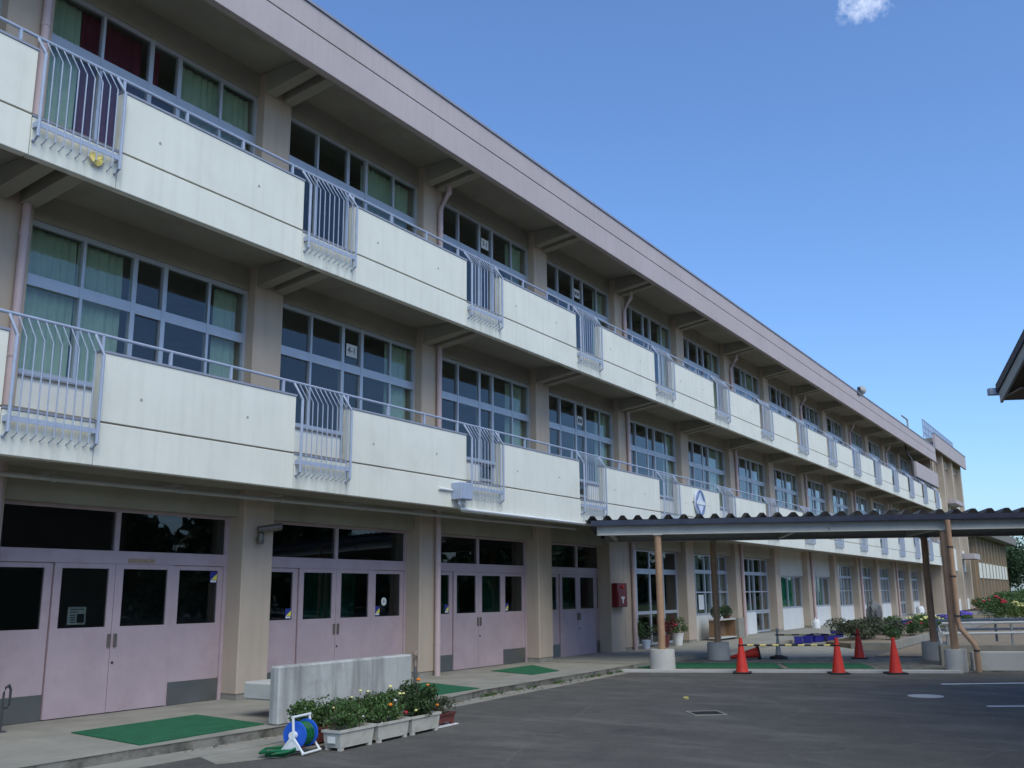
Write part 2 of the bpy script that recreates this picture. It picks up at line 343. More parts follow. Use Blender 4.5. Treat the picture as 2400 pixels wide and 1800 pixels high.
# roof fascia in two bands with a shadow groove, drip, metal cap
part('fascia', BX(XS, XE, 0, .13, 10.16, 10.722), 'fascia_pink', bevel=.006)
part('fascia', BX(XS, XE, 0, .13, 10.742, 11.185), 'fascia_pink', bevel=.006)
part('fascia_groove', BX(XS+.01, XE-.01, .03, .12, 10.70, 10.76), 'sealant')
part('drip_edge', BX(XS, XE, .132, .26, 10.24, 10.499), 'soffit')
part('parapet_cap', BX(XS, XE, -.03, .22, 11.186, 11.235), 'coping')
part('roof_deck', BX(XS, XE, .221, 8.4, 10.781, 10.95), 'grey_roof')
# columns (beige piers), plinths, cantilever beam pairs, rain pipes
colm = mesh('column', BX(4.76, 5.39, 1.27, 1.9, .19, 10.499), 'column_beige', bevel=.018)
plim = mesh('plinth', BX(4.775, 5.375, 1.285, 1.9, .105, .189), 'concrete')
def beam_mesh(zc, zo, top, x0, x1):
    bm = bmesh.new()
    v = [bm.verts.new((x, y, z)) for x in (x0, x1) for y, z in ((1.268, zc), (.14, zo), (.14, top), (1.268, top))]
    for f in ((0,1,2,3), (7,6,5,4), (0,4,5,1), (1,5,6,2), (2,6,7,3), (3,7,4,0)): bm.faces.new([v[i] for i in f])
    return mesh('cantilever_beam', bm, 'soffit', bevel=.01)
beams = [beam_mesh(6.62, 6.78, 6.959, 4.765, 4.985), beam_mesh(6.62, 6.78, 6.959, 5.165, 5.385),
         beam_mesh(10.10, 10.26, 10.499, 4.765, 4.985), beam_mesh(10.10, 10.26, 10.499, 5.165, 5.385)]
dp_top = mesh('rain_pipe', TB([(5.24,.98,10.3),(5.24,.98,9.98),(5.24,1.16,9.78),(5.24,1.20,9.6),(5.24,1.20,7.1)], .055, 10), 'pipe_pink', True)
dp_mid = mesh('rain_pipe', TB([(5.24,1.20,6.97),(5.24,1.20,3.6)], .055, 10), 'pipe_pink', True)
dp_low = mesh('rain_pipe', TB([(5.24,1.20,3.29),(5.24,1.20,.1)], .06, 10), 'pipe_pink', True)
clampm = mesh('pipe_clamp', lathe(bmesh.new(), [(.064,0),(.064,.05)], 10), 'pipe_pink')
for m_ in range(-2, 14):
    c = put('column', colm, SB, (P*m_, 0, 0)); put('plinth', plim, c, (0, 0, 0))
    for b_ in beams: put('cantilever_beam', b_, SB, (P*m_, 0, 0))
    if m_ % 2 == 1:
        for j, pm in enumerate((dp_top, dp_mid, dp_low)):
            q = put('rain_pipe', pm, SB, (P*m_, 0, 0))
            for zz in ((7.6, 9.2), (4.6, 6.2), (.7, 2.2))[j]: put('pipe_clamp', clampm, q, (5.24, 1.20, zz))
# balconies: lower band, upper panel, joints, coping, handrail, escape grilles
GW = 1.17
Z2 = dict(b=3.19, j=3.72, t=4.58, r=4.82); Z3 = dict(b=6.72, j=7.232, t=8.055, r=8.285)
def balcony(Z, k, W_=P):
    x = P*k
    return x
for fl, Z in (('second', Z2), ('third', Z3)):
    up_me = mesh('balcony_panel', BX(GW, P-.006, 0, .12, Z['j']+.012, Z['t']), 'panel_white', bevel=.006)
    lo_me = mesh('balcony_panel', BX(GW+.005, P-.005, 0, .12, Z['b'], Z['j']-.010), 'panel_white', bevel=.006)
    sh_me = mesh('balcony_panel', BX(.005, GW-.005, 0, .12, Z['b'], Z['j']-.024), 'panel_white', bevel=.006)
    cop_me = mesh('coping', BX(GW-.01, P+.004, -.012, .135, Z['t']+.001, Z['t']+.03), 'coping'); cop2 = mesh('coping', BX(.0, GW-.012, -.008, .13, Z['j']-.022, Z['j']+.004), 'coping')
    plug = mesh('form_tie_plug', lathe(bmesh.new(), [(.022,-.002),(.02,.004)], 10, axis='y'), 'plug')
    rail_me = mesh('handrail', TB([(0,.09,Z['r']),(P,.09,Z['r'])], .021, 8), 'rail_blue', True)
    rp_me = mesh('rail_post', BX(-.018, .018, .07, .106, Z['t']+.031, Z['r']-.012), 'rail_blue')
    zt, ze, zb = Z['r']-.02, Z['t']-.06, Z['j']-.29
    bar_pts = lambda x: [(x,.08,zt),(x,-.10,ze),(x,-.10,zb),(x,-.03,zb-.035),(x,.02,zb-.04)]
    bar_me = mesh('bar', TB(bar_pts(0), .008, 6), 'rail_blue', True)
    end_me = mesh('end_bar', TB(bar_pts(0), .020, 8), 'rail_blue', True)
    flat_me = mesh('cross_bar', BX(.045, 1.12, -.095, -.083, Z['j']-.165, Z['j']-.105), 'rail_blue')
    arm_me = mesh('bracket', BX(-.02, .02, -.085, .002, Z['j']-.17, Z['j']-.10), 'rail_blue')
    many = bmesh.new()
    for i in range(1, 10): tube(many, bar_pts(.03+.11*i), .008, 5)
    many_me = mesh('bar_set', many, 'rail_blue', True)
    mend = bmesh.new()
    part('joint_sealant', BX(XS, XE, .02, .11, Z['j']-.03, Z['j']+.03), 'sealant')
    for k in range(-1, 15):
        x = P*k
        if k < 14:
            pu = put('balcony_panel', up_me, SB, (x, 0, 0)); put('balcony_panel', lo_me, SB, (x, 0, 0))
            put('coping', cop_me, pu)
            if k < 6:
                for px_, pz_ in ((1.78+.02*(k % 3), Z['j']+.36), (3.55, Z['j']+.40)): put('form_tie_plug', plug, pu, (px_, -.001, pz_))
        else:
            pu = part('balcony_panel', BX(x+GW, XE, 0, .12, Z['j']+.012, Z['t']), 'panel_white'); part('balcony_panel', BX(x+GW+.005, XE, 0, .12, Z['b'], Z['j']-.01), 'panel_white')
        ps = put('balcony_panel', sh_me, SB, (x, 0, 0)); put('coping', cop2, ps)
        if k < 14:
            r_ = put('handrail', rail_me, SB, (x, 0, 0))
            for xp in (1.23, 2.25, 3.28, 4.30): put('rail_post', rp_me, r_, (xp, 0, 0))
        g = put('window_grille', flat_me, SB, (x, 0, 0))
        for xb in (.03, 1.13): put('end_bar', end_me, g, (xb, 0, 0)); put('bracket', arm_me, g, (xb, 0, 0))
        if k <= 4:
            for i in range(1, 10): put('bar', bar_me, g, (.03+.11*i, 0, 0))
        else: put('bar_set', many_me, g)['kind'] = 'stuff'
# pink screen on the far end of the top balcony
part('screen_panel', BX(57.2, 65.28, -.004, .13, 8.42, 9.36), 'fascia_pink'); part('screen_rail', BX(57.0, 65.28, .02, .10, 8.355, 8.40), 'dark_metal')
part('vent_pipe', TB([(57.1,.5,10.49),(57.1,.45,9.9),(57.1,.2,9.5),(57.1,.2,8.4)], .05, 8), 'dark_metal', smooth=True)

# ---- glazed openings
_cache = {}
def window(parent, xo, y, xs, zs, cells, depth=.075, glass='glass', fm='alu', name='window', sash=None):
    """xs, zs: members as (centre, width); cells: (i, j) panes between member i,i+1 and j,j+1"""
    key = (tuple(xs), tuple(zs), y, fm, tuple(cells), depth)
    if key not in _cache:
        bm = bmesh.new()
        zl, zh = zs[0][0]-zs[0][1]/2, zs[-1][0]+zs[-1][1]/2
        for c, w in xs: box(bm, c-w/2, c+w/2, y, y+depth, zl, zh)
        for c, w in zs:
            for (a, wa), (b, wb) in zip(xs, xs[1:]): box(bm, a+wa/2, b-wb/2, y+.006, y+depth-.006, c-w/2, c+w/2)
        fme = mesh(name, bm, fm)
        panes = []
        for i, j in cells:
            off = .012 if i % 2 == 0 else -.012
            bm = BX(xs[i][0]+xs[i][1]/2-.004, xs[i+1][0]-xs[i+1][1]/2+.004, y+depth/2-.003+off, y+depth/2+.003+off, zs[j][0]+zs[j][1]/2-.004, zs[j+1][0]-zs[j+1][1]/2+.004)
            panes.append(mesh('pane', bm, glass))
        _cache[key] = (fme, panes)
    fme, panes = _cache[key]
    f = put(name, fme, parent, (xo, 0, 0))
    for p_ in panes: put('pane', p_, f)
    return f
XSW = [(.915,.05), (1.78,.045), (2.61,.075), (3.14,.075), (3.98,.045), (4.735,.05)]
for fl, dz, floor in (('second', 0, 3.60), ('third', 3.50, 7.11)):
    zs = [(4.505+dz,.07), (5.75+dz,.155), (6.535+dz,.07)]
    zc = [(floor+.05,.10), (4.505+dz-.35,.05)]
    sp_me = [mesh('spandrel_wall', BX(.892, 2.572, 1.45, 1.60, floor, 4.468+dz), 'wall_white'), mesh('spandrel_wall', BX(3.178, 4.758, 1.45, 1.60, floor, 4.468+dz), 'wall_white')]
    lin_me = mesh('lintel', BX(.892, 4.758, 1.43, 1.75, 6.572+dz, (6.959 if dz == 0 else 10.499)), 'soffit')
    ledge = mesh('sill', BX(.892, 4.758, 1.40, 1.459, 4.445+dz, 4.469+dz), 'coping')
    for j in range(-1, 14):
        xo = P*j
        w = window(SB, xo, 1.46, XSW, zs, [(i, k) for k in (0, 1) for i in range(5)])
        put('sill', ledge, w)
        window(SB, xo, 1.463, [(2.61,.07), (3.14,.07)], [(floor+.04,.08), (4.10+dz,.06), (4.44+dz,.05)], [(0, 0), (0, 1)], depth=.07, name='door')
        for s_ in sp_me: put('spandrel_wall', s_, SB, (xo, 0, 0))
        put('lintel', lin_me, SB, (xo, 0, 0))
# ---- entrance doors, first four bays (and one out of frame)
zhead = 2.83
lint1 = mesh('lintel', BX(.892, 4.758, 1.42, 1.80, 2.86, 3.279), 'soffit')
def entrance(j):
    xo = P*j
    bm = bmesh.new()
    box(bm, .892, 4.758, 1.60, 1.70, 2.10, 2.275)                       # mauve transom beam
    box(bm, .892, 4.758, 1.61, 1.69, 2.815, 2.859)
    for a, b in ((.892, .955), (4.695, 4.758)): box(bm, a, b, 1.604, 1.696, .112, 2.099); box(bm, a, b, 1.604, 1.696, 2.276, 2.814)
    box(bm, 2.72, 2.79, 1.604, 1.696, 2.276, 2.814)
    f = obj('entrance_door', bm, 'door_mauve', SB, (xo, 0, 0))
    for a, b in ((.956, 2.719), (2.791, 4.694)): obj('pane', BX(a, b, 1.64, 1.646, 2.276, 2.814), 'glass_dark', f)
    def leaf(name, x0, x1, y, g0, g1, zb, me_edge=True):
        bm = bmesh.new(); y1 = y+.045
        box(bm, x0, x1, y, y1, zb, 1.25); box(bm, x0, x1, y, y1, 2.03, 2.095); box(bm, x0, g0, y, y1, 1.25, 2.03); box(bm, g1, x1, y, y1, 1.25, 2.03)
        bmesh.ops.remove_doubles(bm, verts=bm.verts, dist=.0004)
        l_ = obj(name, bm, 'door_mauve', f)
        obj('pane', BX(g0-.003, g1+.003, y+.018, y+.024, 1.247, 2.033), 'glass_dark', f)
        return l_
    leaf('side_panel', .957, 1.832, 1.628, .99, 1.72, .115); leaf('side_panel', 3.74, 4.693, 1.628, 3.87, 4.60, .115)
    leaf('door_leaf', 1.845, 2.757, 1.60, 1.95, 2.66, .125); leaf('door_leaf', 2.765, 3.728, 1.60, 2.89, 3.64, .125)
    obj('kick_plate', BX(.958, 1.83, 1.616, 1.627, .118, .435), 'steel_plate', f); obj('kick_plate', BX(3.775, 4.691, 1.616, 1.627, .118, .435), 'steel_plate', f)
    for xh in (2.70, 2.80): obj('handle', BX(xh, xh+.045, 1.572, 1.599, .98, 1.155), 'handle_metal', f, bevel=.005)
    obj('lock', lathe(bmesh.new(), [(.02,0),(.016,-.012)], 10, (2.81, 1.599, .77), 'y'), 'dark_metal', f)
    obj('threshold', BX(.958, 4.69, 1.63, 1.69, .1125, .122), 'dark_metal', f)
    for xg in (1.8385, 2.761, 3.734): obj('seam', BX(xg-.004, xg+.004, 1.625, 1.63, .13, 2.09), 'door_edge', f)
    obj('seam', BX(1.84, 3.73, 1.597, 1.604, 2.0965, 2.0995), 'door_edge', f)
    put('lintel', lint1, SB, (xo, 0, 0))
    return f
doors = [entrance(j) for j in (-1, 0, 1, 2, 3)]
def sticker(f, x, z, s=.15):
    b = obj('sticker', BX(x, x+s, 1.617, 1.6185, z, z+s*1.2), 'sticker_blue', f)
def add_sticker(f, x, z, y=1.640, s=.13):
    bm = bmesh.new(); box(bm, x, x+s, y, y+.001, z, z+s*1.25); obj('sticker', bm, 'sticker_blue', f)
    obj('sticker', prism(bmesh.new(), [(x+.02, z+.045), (x+s, z+.045), (x+s, z+s*1.0)], y-.002, y-.001), 'sticker_yellow', f)
    obj('sticker', BX(x+.01, x+s-.01, y-.002, y-.001, z+.006, z+.035), 'paper', f)
add_sticker(doors[1], 4.46, 1.85); add_sticker(doors[2], 1.58, 1.27); add_sticker(doors[2], 3.88, 1.27); add_sticker(doors[3], 1.58, 1.27); add_sticker(doors[3], 3.88, 1.27)
obj('tape_residue', BX(2.95, 3.40, 1.5975, 1.5995, 2.115, 2.175), 'tape', doors[1])
# round number sticker, notice sheet with lines of print
obj('sticker', lathe(bmesh.new(), [(.075,0),(.075,.001)], 20, (4.13, 1.638, 1.52), 'y'), 'paper', doors[2]); obj('sticker', lathe(bmesh.new(), [(.036,0),(.036,.001)], 16, (4.13, 1.6365, 1.52), 'y'), 'pipe_grey', doors[2])
nt = obj('notice', BX(2.10, 2.37, 1.630, 1.631, 1.29, 1.52), 'paper', doors[1])
for i, (a, b, z) in enumerate(((2.14,2.34,1.485),(2.14,2.26,1.45),(2.14,2.22,1.41),(2.14,2.22,1.38),(2.14,2.22,1.35),(2.14,2.22,1.32))): obj('print', BX(a, b, 1.6285, 1.6295, z, z+.012), 'ink', nt)
obj('print', BX(2.24, 2.35, 1.6285, 1.6295, 1.315, 1.43), 'ink', nt)
# ---- ground floor beyond the doors
def bay1(j, kind):
    xo = P*j
    if kind == 'hall':       # glazed entrance
        window(SB, xo, 1.60, [(.93,.07), (1.78,.08), (2.72,.08), (3.70,.08), (4.72,.07)], [(.19,.06), (1.07,.09), (2.24,.15), (2.83,.05)], [(i, k) for k in range(3) for i in range(4)], fm='alu', glass='glass_dark', name='glass_entrance')
    if kind in ('win', 'windoor'):
        zs = [(.93,.07), (1.63,.04), (2.29,.12), (2.83,.05)]
        window(SB, xo, 1.60, [(.92,.05), (1.78,.05), (2.61,.075), (3.14,.06), (3.98,.05), (4.735,.05)], zs, [(i, k) for k in range(3) for i in range(5)])
        if kind == 'win': obj('wall_panel', BX(.892, 4.758, 1.585, 1.70, .131, .893), 'wall_white', SB, (xo, 0, 0))
        else:
            obj('wall_panel', BX(.892, 3.10, 1.585, 1.70, .131, .893), 'wall_white', SB, (xo, 0, 0))
            window(SB, xo, 1.602, [(3.14,.06), (3.94,.05), (4.73,.06)], [(.19,.08), (.86,.06)], [(0, 0), (1, 0)], name='door')
    if kind == 'shut':       # white panel over a window with green curtains
        window(SB, xo, 1.60, [(.92,.05), (1.9,.05), (2.85,.05), (3.8,.05), (4.735,.05)], [(.99,.07), (2.22,.06)], [(i, 0) for i in range(4)])
        obj('wall_panel', BX(.892, 4.758, 1.585, 1.70, .131, .953), 'wall_white', SB, (xo, 0, 0))
        obj('wall_panel', BX(.892, 4.758, 1.50, 1.70, 2.252, 3.279), 'wall_cream', SB, (xo, 0, 0)); return
    if kind == 'solid':
        obj('wall_panel', BX(.892, 4.758, 1.585, 1.70, .131, 2.859), 'column_beige', SB, (xo, 0, 0))
    put('lintel', lint1, SB, (xo, 0, 0))
for j, k in zip(range(4, 14), ('hall', 'win', 'windoor', 'shut', 'shut', 'win', 'win', 'win', 'windoor', 'win')): bay1(j, k)
# soffit service pipe with hangers, cable box and conduits, pier lamp
pp = part('service_pipe', TB([(-4.5,1.05,3.10),(1.27,.92,3.10),(5.0,.76,3.10),(8.6,.58,3.10),(14.0,.42,3.10)], .032, 8), 'pipe_grey', smooth=True)
for x_, y_ in ((-.6,.96),(1.27,.92),(3.18,.84),(5.04,.76),(6.8,.67),(8.6,.58),(10.5,.53),(12.4,.47)):
    obj('pipe_hanger', box(TB([(x_-.03,y_,3.10),(x_+.03,y_,3.10)], .042, 8), x_-.012, x_+.012, y_, y_+.62, 3.16, 3.19), 'pipe_grey', pp)
eb = part('cable_box', BX(8.50, 8.86, -.23, -.002, 3.33, 3.64), 'rail_blue', bevel=.01)
obj('lid', BX(8.515, 8.845, -.243, -.231, 3.345, 3.625), 'rail_blue', eb)
part('conduit', TB([(8.1,-.03,3.50),(8.49,-.03,3.50)], .022, 8), 'white_plastic', smooth=True)
part('conduit', TB([(8.60,-.12,3.325),(8.60,-.12,3.26),(8.72,-.05,3.175),(14.6,-.05,3.172)], .020, 8), 'white_plastic', smooth=True)
part('conduit', TB([(8.76,-.12,3.325),(8.76,-.12,3.27),(8.86,.0,3.165),(14.6,.02,3.162)], .020, 8), 'white_plastic', smooth=True)
lm = part('pier_lamp', TB([(4.98,1.20,2.66),(5.30,1.02,2.72)], .06, 10), 'handle_metal', smooth=True); obj('bracket', TB([(5.05,1.265,2.50),(5.05,1.17,2.56),(5.06,1.16,2.62)], .025, 6), 'handle_metal', lm, smooth=True); obj('lamp_glass', lathe(bmesh.new(), [(.045,0),(.065,-.1),(.05,-.16)], 12, (5.0,1.16,2.60)), 'handle_metal', lm, smooth=True)
# class number cards in the door panes
def card(j, dz, z, txt):
    c = part('room_card', BX(2.72+P*j, 3.02+P*j, 1.485, 1.487, z+dz, z+.24+dz), 'paper')
    if txt:
        o = put('number', text_mesh(txt, .17, 'ink'), c, (2.87+P*j, 1.483, z+.12+dz)); o.rotation_euler = (R(90), 0, 0)
    else:
        for i in range(2): obj('print', BX(2.77+P*j+.12*i, 2.85+P*j+.12*i, 1.4835, 1.4845, z+.07+dz, z+.17+dz), 'ink', c)
card(1, 0, 5.98, '4-1'); card(2, 3.5, 5.98, '3-1'); card(3, 3.5, 5.96, None); card(3, 0, 5.96, None)
# round school badge on the balcony front
bd = part('school_badge', lathe(bmesh.new(), [(.37,0),(.37,.05)], 32, (20.72, -.075, 4.15), 'y'), 'badge_pale'); 
bm = bmesh.new()
for i in range(32):
    a0, a1 = 2*math.pi*i/32, 2*math.pi*(i+1)/32
    f = [bm.verts.new((20.72+r_*math.cos(a), -.082, 4.15+r_*math.sin(a))) for r_, a in ((.375, a0), (.375, a1), (.325, a1), (.325, a0))]; bm.faces.new(f)
obj('badge_ring', bm, 'badge_rim', bd)
def stroke(bm, a, b, w, y):
    a, b = Vector((a[0], a[1])), Vector((b[0], b[1])); d = (b-a).normalized(); n_ = Vector((-d.y, d.x))*w/2
    prism(bm, [tuple(a+n_), tuple(a-n_), tuple(b-n_), tuple(b+n_)], y, y+.006)
bm = bmesh.new(); cx, cz = 20.72, 4.15
for i, (a, b) in enumerate((((-.30,.06),(-.03,.35)), ((.03,.35),(.30,.06)), ((-.30,-.06),(-.03,-.35)), ((.03,-.35),(.30,-.06)))):
    stroke(bm, (cx+a[0], cz+a[1]), (cx+b[0], cz+b[1]), .055, -.088-.001*i)
obj('badge_mark', bm, 'badge_blue', bd)
bm = bmesh.new(); stroke(bm, (cx-.31, cz), (cx+.31, cz), .10, -.092); obj('badge_mark', bm, 'white_plastic', bd)
obj('badge_bracket', TB([(cx-.36,-.02,cz),(cx-.46,.01,cz)], .012, 6), 'dark_metal', bd)
# roof loudspeaker
sp = thing('horn_loudspeaker', 'grey horn loudspeaker clamped on the parapet of the school roof', 'loudspeaker', (43.0, .05, 11.235))
obj('horn', lathe(bmesh.new(), [(.07,0),(.10,.25),(.17,.45),(.30,.62),(.31,.64),(.27,.60)], 18, (.05,-.12,.24), 'x'), 'pipe_grey', sp, smooth=True)
obj('driver', lathe(bmesh.new(), [(.09,-.22),(.10,-.2),(.10,-.02),(.07,0)], 14, (.05,-.12,.24), 'x'), 'dark_metal', sp, smooth=True)
obj('bracket', TB([(-.5,-.09,.0),(-.5,-.09,-.18),(.3,-.09,-.20)], .03, 6), 'dark_metal', sp); obj('stand', TB([(.1,-.05,0),(.1,-.10,.16)], .03, 6), 'dark_metal', sp); sp.scale = (.75, .75, .75)

# ------------------------------------------------------------------ curtains
def curtain(x0, x1, z0, z1, m, label, y=1.66, group=None):
    bm = bmesh.new(); n = max(8, int((x1-x0)/.022)); rows = 5; ph = random.random()*6
    g = []
    for i in range(n+1):
        u = i/n; x = x0+(x1-x0)*u; col_ = []
        for k in range(rows+1):
            v = k/rows; amp = .018+.016*v
            col_.append(bm.verts.new((x+.008*math.sin(7*v+ph+u*9), y+amp*math.sin(u*(x1-x0)*46+ph+1.3*math.sin(u*(x1-x0)*9))+.01*math.sin(3*v+ph), z1+(z0-z1)*v)))
        g.append(col_)
    for i in range(n):
        for k in range(rows): bm.faces.new((g[i][k], g[i][k+1], g[i+1][k+1], g[i+1][k]))
    return tag(obj('curtain', bm, m, smooth=True), label, 'curtain', group)
C2, C3 = (4.0, 6.52), (7.5, 10.02)
curtain(.93, 1.52, *C3, 'curtain_green', 'pale green curtain at the left of the nearest third-floor window, beside red ones')
curtain(1.54, 2.56, *C3, 'curtain_red', 'wide dark red curtain in the nearest third-floor window')
curtain(2.66, 2.88, *C3, 'curtain_red', 'narrow dark red curtain in the middle pane of the nearest third-floor window')
curtain(3.2, 4.72, *C3, 'curtain_green', 'wide pale green curtain filling the right half of the nearest third-floor window')
curtain(.93, 1.77, *C2, 'curtain_green', 'green curtain in the far left pane of the nearest second-floor window')
curtain(1.80, 2.52, *C2, 'curtain_green', 'green curtain in the second pane of the nearest second-floor window')
curtain(4.25, 4.72, *C2, 'curtain_green', 'green curtain gathered at the right end of the nearest second-floor window')
curtain(5.43, 5.72, *C3, 'curtain_green', 'narrow green curtain gathered at the left of the second third-floor window')
for j in range(1, 14):
    for fl, zz in (('third', C3), ('second', C2)):
        a = 4.0+random.uniform(-.05, .15); wd = .72-.25*random.random()*(j > 2)+(.8 if (j*7+(fl == 'third')*3) % 5 == 0 else 0)
        curtain(4.72-wd+P*j, 4.72+P*j, *zz, 'curtain_green', 'green curtain at the right end of the %s %s-floor window from the left' % (ORD[j], fl), group='curtains gathered at window ends')
        if fl == 'third' and j >= 2 and j % 2 == 0:
            curtain(.93+P*j, 1.12+P*j, *zz, 'curtain_green', 'narrow green curtain at the left edge of the %s third-floor window' % ORD[j], group='curtains gathered at window ends')
for j in (7, 8):
    curtain(.95+P*j, 4.0+P*j, 1.03, 2.19, 'curtain_net', 'dark green curtain in the %s ground-floor window under a white panel' % ('nearer' if j == 7 else 'farther'), y=1.74)
cloth('blind_grey', (.42,.44,.38))
for j, lb in ((5, 'the ground-floor window right of the glass entrance'), (9, 'first ground-floor window past the green curtained ones'), (10, 'second ground-floor window past the green curtained ones'), (11, 'third ground-floor window past the green curtained ones')):
    curtain(.95+P*j, 2.55+P*j, .98, 2.78, 'blind_grey', 'grey curtain, left half of ' + lb, y=1.76)
    curtain(3.2+P*j, 4.70+P*j, .98, 2.78, 'blind_grey', 'grey curtain, right half of ' + lb, y=1.76)
curtain(14.45, 16.9, .3, 2.3, 'curtain_net', 'green curtain behind the glass of the fourth pink double doors', y=2.2)
curtain(10.0, 12.0, .3, 2.2, 'curtain_net', 'green curtain behind the left glass of the third pink double doors', y=2.3)
curtain(12.9, 13.6, .3, 2.2, 'curtain_net', 'narrow green curtain at the right glass of the third pink double doors', y=2.3)
curtain(7.45, 8.9, .3, 2.1, 'curtain_net', 'green curtain inside the right glass of the second pink double doors', y=2.6)

# yellow scrap caught behind the rods
bm = bmesh.new(); pts_ = [(.72,7.01),(.78,7.05),(.86,7.035),(.94,7.05),(.97,6.99),(.92,6.93),(.86,6.895),(.79,6.92)]
cv_ = bm.verts.new((.85, -.075, 6.98)); rim_ = [bm.verts.new((x, -.045-.02*(i % 2), z)) for i, (x, z) in enumerate(pts_)]
for i in range(8): bm.faces.new((cv_, rim_[i], rim_[(i+1) % 8]))
tag(obj('yellow_scrap', bm, 'bar_yellow'), 'crumpled yellow scrap caught behind the bars of the top left balcony grille', 'scrap')

# ------------------------------------------------------------------ covered walkway (canopy)
CW = thing('covered_walkway', 'covered walkway with dark corrugated roof on brown steel posts beside the school', 'canopy', C(0, 0, 0), CRZ)
# local frame: x along the walk, y = across (local y points to -DN when rotated; use yl = -n... )
# rotation CRZ maps local x to DT; local y maps to (-DT.y, DT.x) = (.9165, .400) = DN
def cw(name, bm, m, parent=None, **k): return obj(name, bm, m, parent or CW, **k)
TE = 24.0
for n0 in (0.0, 3.06):
    bm = bmesh.new()
    box(bm, 0, TE, n0-.006, n0+.006, 2.905, 3.065); box(bm, 0, TE, n0-.07, n0+.07, 2.885, 2.903); box(bm, 0, TE, n0-.07, n0+.07, 3.067, 3.085)
    for xs_ in (0.03, 5.0, 10.0, 15.0, 20.0): box(bm, xs_-.006, xs_+.006, n0-.068, n0+.068, 2.904, 3.066)
    cw('beam', bm, 'beam_grey')
for t_ in (.3, 1.33, 4.3, 7.3, 10.3, 13.3, 16.3, 19.3, 22.3): cw('cross_beam', BX(t_-.05, t_+.05, .075, 2.985, 2.91, 3.05), 'beam_grey')
cw('edge_gutter', box(box(bmesh.new(), -.12, TE, -.16, -.03, 3.088, 3.10), -.12, TE, -.165, -.155, 3.101, 3.205), 'roof_dark')
cw('edge_gutter', box(box(bmesh.new(), -.12, TE, 3.28, 3.42, 3.0, 3.012), -.12, TE, 3.41, 3.42, 3.013, 3.12), 'roof_dark')
cw('edge_flashing', BX(-.12, TE, -.15, -.075, 3.102, 3.115), 'roof_dark')
pitch, hgt = .333, .092
nw = int((TE+.3)/pitch)
def fold(i):
    x = -.25+i*pitch; pr = [(x,0), (x+.055,0), (x+.125,hgt), (x+.205,hgt), (x+.275,0), (x+pitch,0)]
    bm = bmesh.new()
    def zz(n): return 3.215-.035*n
    rows = []
    for n in (-.14, 3.40):
        rows.append(([bm.verts.new((a, n, zz(n)+b)) for a, b in pr], [bm.verts.new((a, n, zz(n)+b-.006)) for a, b in pr]))
    (t0, b0), (t1, b1) = rows
    for k in range(5):
        bm.faces.new((t0[k], t0[k+1], t1[k+1], t1[k])); bm.faces.new((b0[k+1], b0[k], b1[k], b1[k+1]))
        bm.faces.new((t0[k+1], t0[k], b0[k], b0[k+1])); bm.faces.new((t1[k], t1[k+1], b1[k+1], b1[k]))
    return bm
me = mesh('roof_sheet', fold(0), 'roof_dark')
for i in range(nw): put('roof_sheet', me, CW, (pitch*i, 0, 0))
def post(t, n, r=.078, ftr=.27, fh=.45):
    p_ = cw('post', TB([(t, n, fh-.02), (t, n, 2.884)], r, 14), 'post_brown', smooth=True)
    obj('footing', lathe(bmesh.new(), [(ftr*.985,-.04),(ftr*1.02,.02),(ftr*.97,fh-.02),(ftr*.94,fh)], 18, (t, n, 0)), 'concrete_light', p_, smooth=True)
    obj('post_cap', BX(t-.1, t+.1, n-.1, n+.1, 2.870, 2.8835), 'beam_grey', p_)
    return p_
post(1.33, 0); post(2.68, 3.06); post(7.30, 0, ftr=.22); post(7.68, 3.06, ftr=.29); post(13.2, 0); post(13.6, 3.06)
dpc = cw('rain_pipe', TB([(7.36,-.17,3.08),(7.36,-.17,1.02),(7.39,-.20,.88),(7.58,-.34,.58),(7.61,-.37,.48),(7.61,-.37,.02)], .055, 10), 'post_brown', smooth=True)
for z_ in (.42, 1.1, 1.9, 2.5): obj('pipe_clamp', lathe(bmesh.new(), [(.062,0),(.062,.035)], 12, (7.36 if z_ > 1 else 7.61, -.17 if z_ > 1 else -.37, z_)), 'dark_metal', dpc)

# ------------------------------------------------------------------ ramp walls and railing
RW = tag(obj('ramp_wall', slab(bmesh.new(), cpoly(7.60, 24, -.10, .10), -.04, .40), 'concrete_light', bevel=.012), 'low pale concrete ramp wall behind the brown rain pipe', 'wall')
RW2 = tag(obj('ramp_wall', slab(bmesh.new(), cpoly(7.35, 24, 1.30, 1.46), -.04, .46), 'concrete', bevel=.012), 'grey concrete ramp wall under the inner white handrail', 'wall')
def railing(n0, t0, t1, label, rise):
    r_ = thing('ramp_railing', label, 'railing', C(t0, n0, .40), CRZ); L = t1-t0
    for h in (.30, .52):
        bm = TB([(-.14, 0, h-.22 if h < .4 else h-.20), (-.17, 0, h-.06), (-.10, 0, h), (L, 0, h+rise*L)], .022, 8); obj('handrail', bm, 'white_plastic', r_, smooth=True)
    for i in range(int(L/1.35)+1):
        x = i*1.35; obj('post', TB([(x, .03, .03), (x, .03, .50+rise*x)], .03, 8), 'pipe_grey', r_, smooth=True)
railing(1.38, 7.55, 23, 'nearer white double handrail on grey posts along the ramp', .012)
railing(3.55, 7.9, 23, 'farther double handrail on grey posts across the ramp', .012)

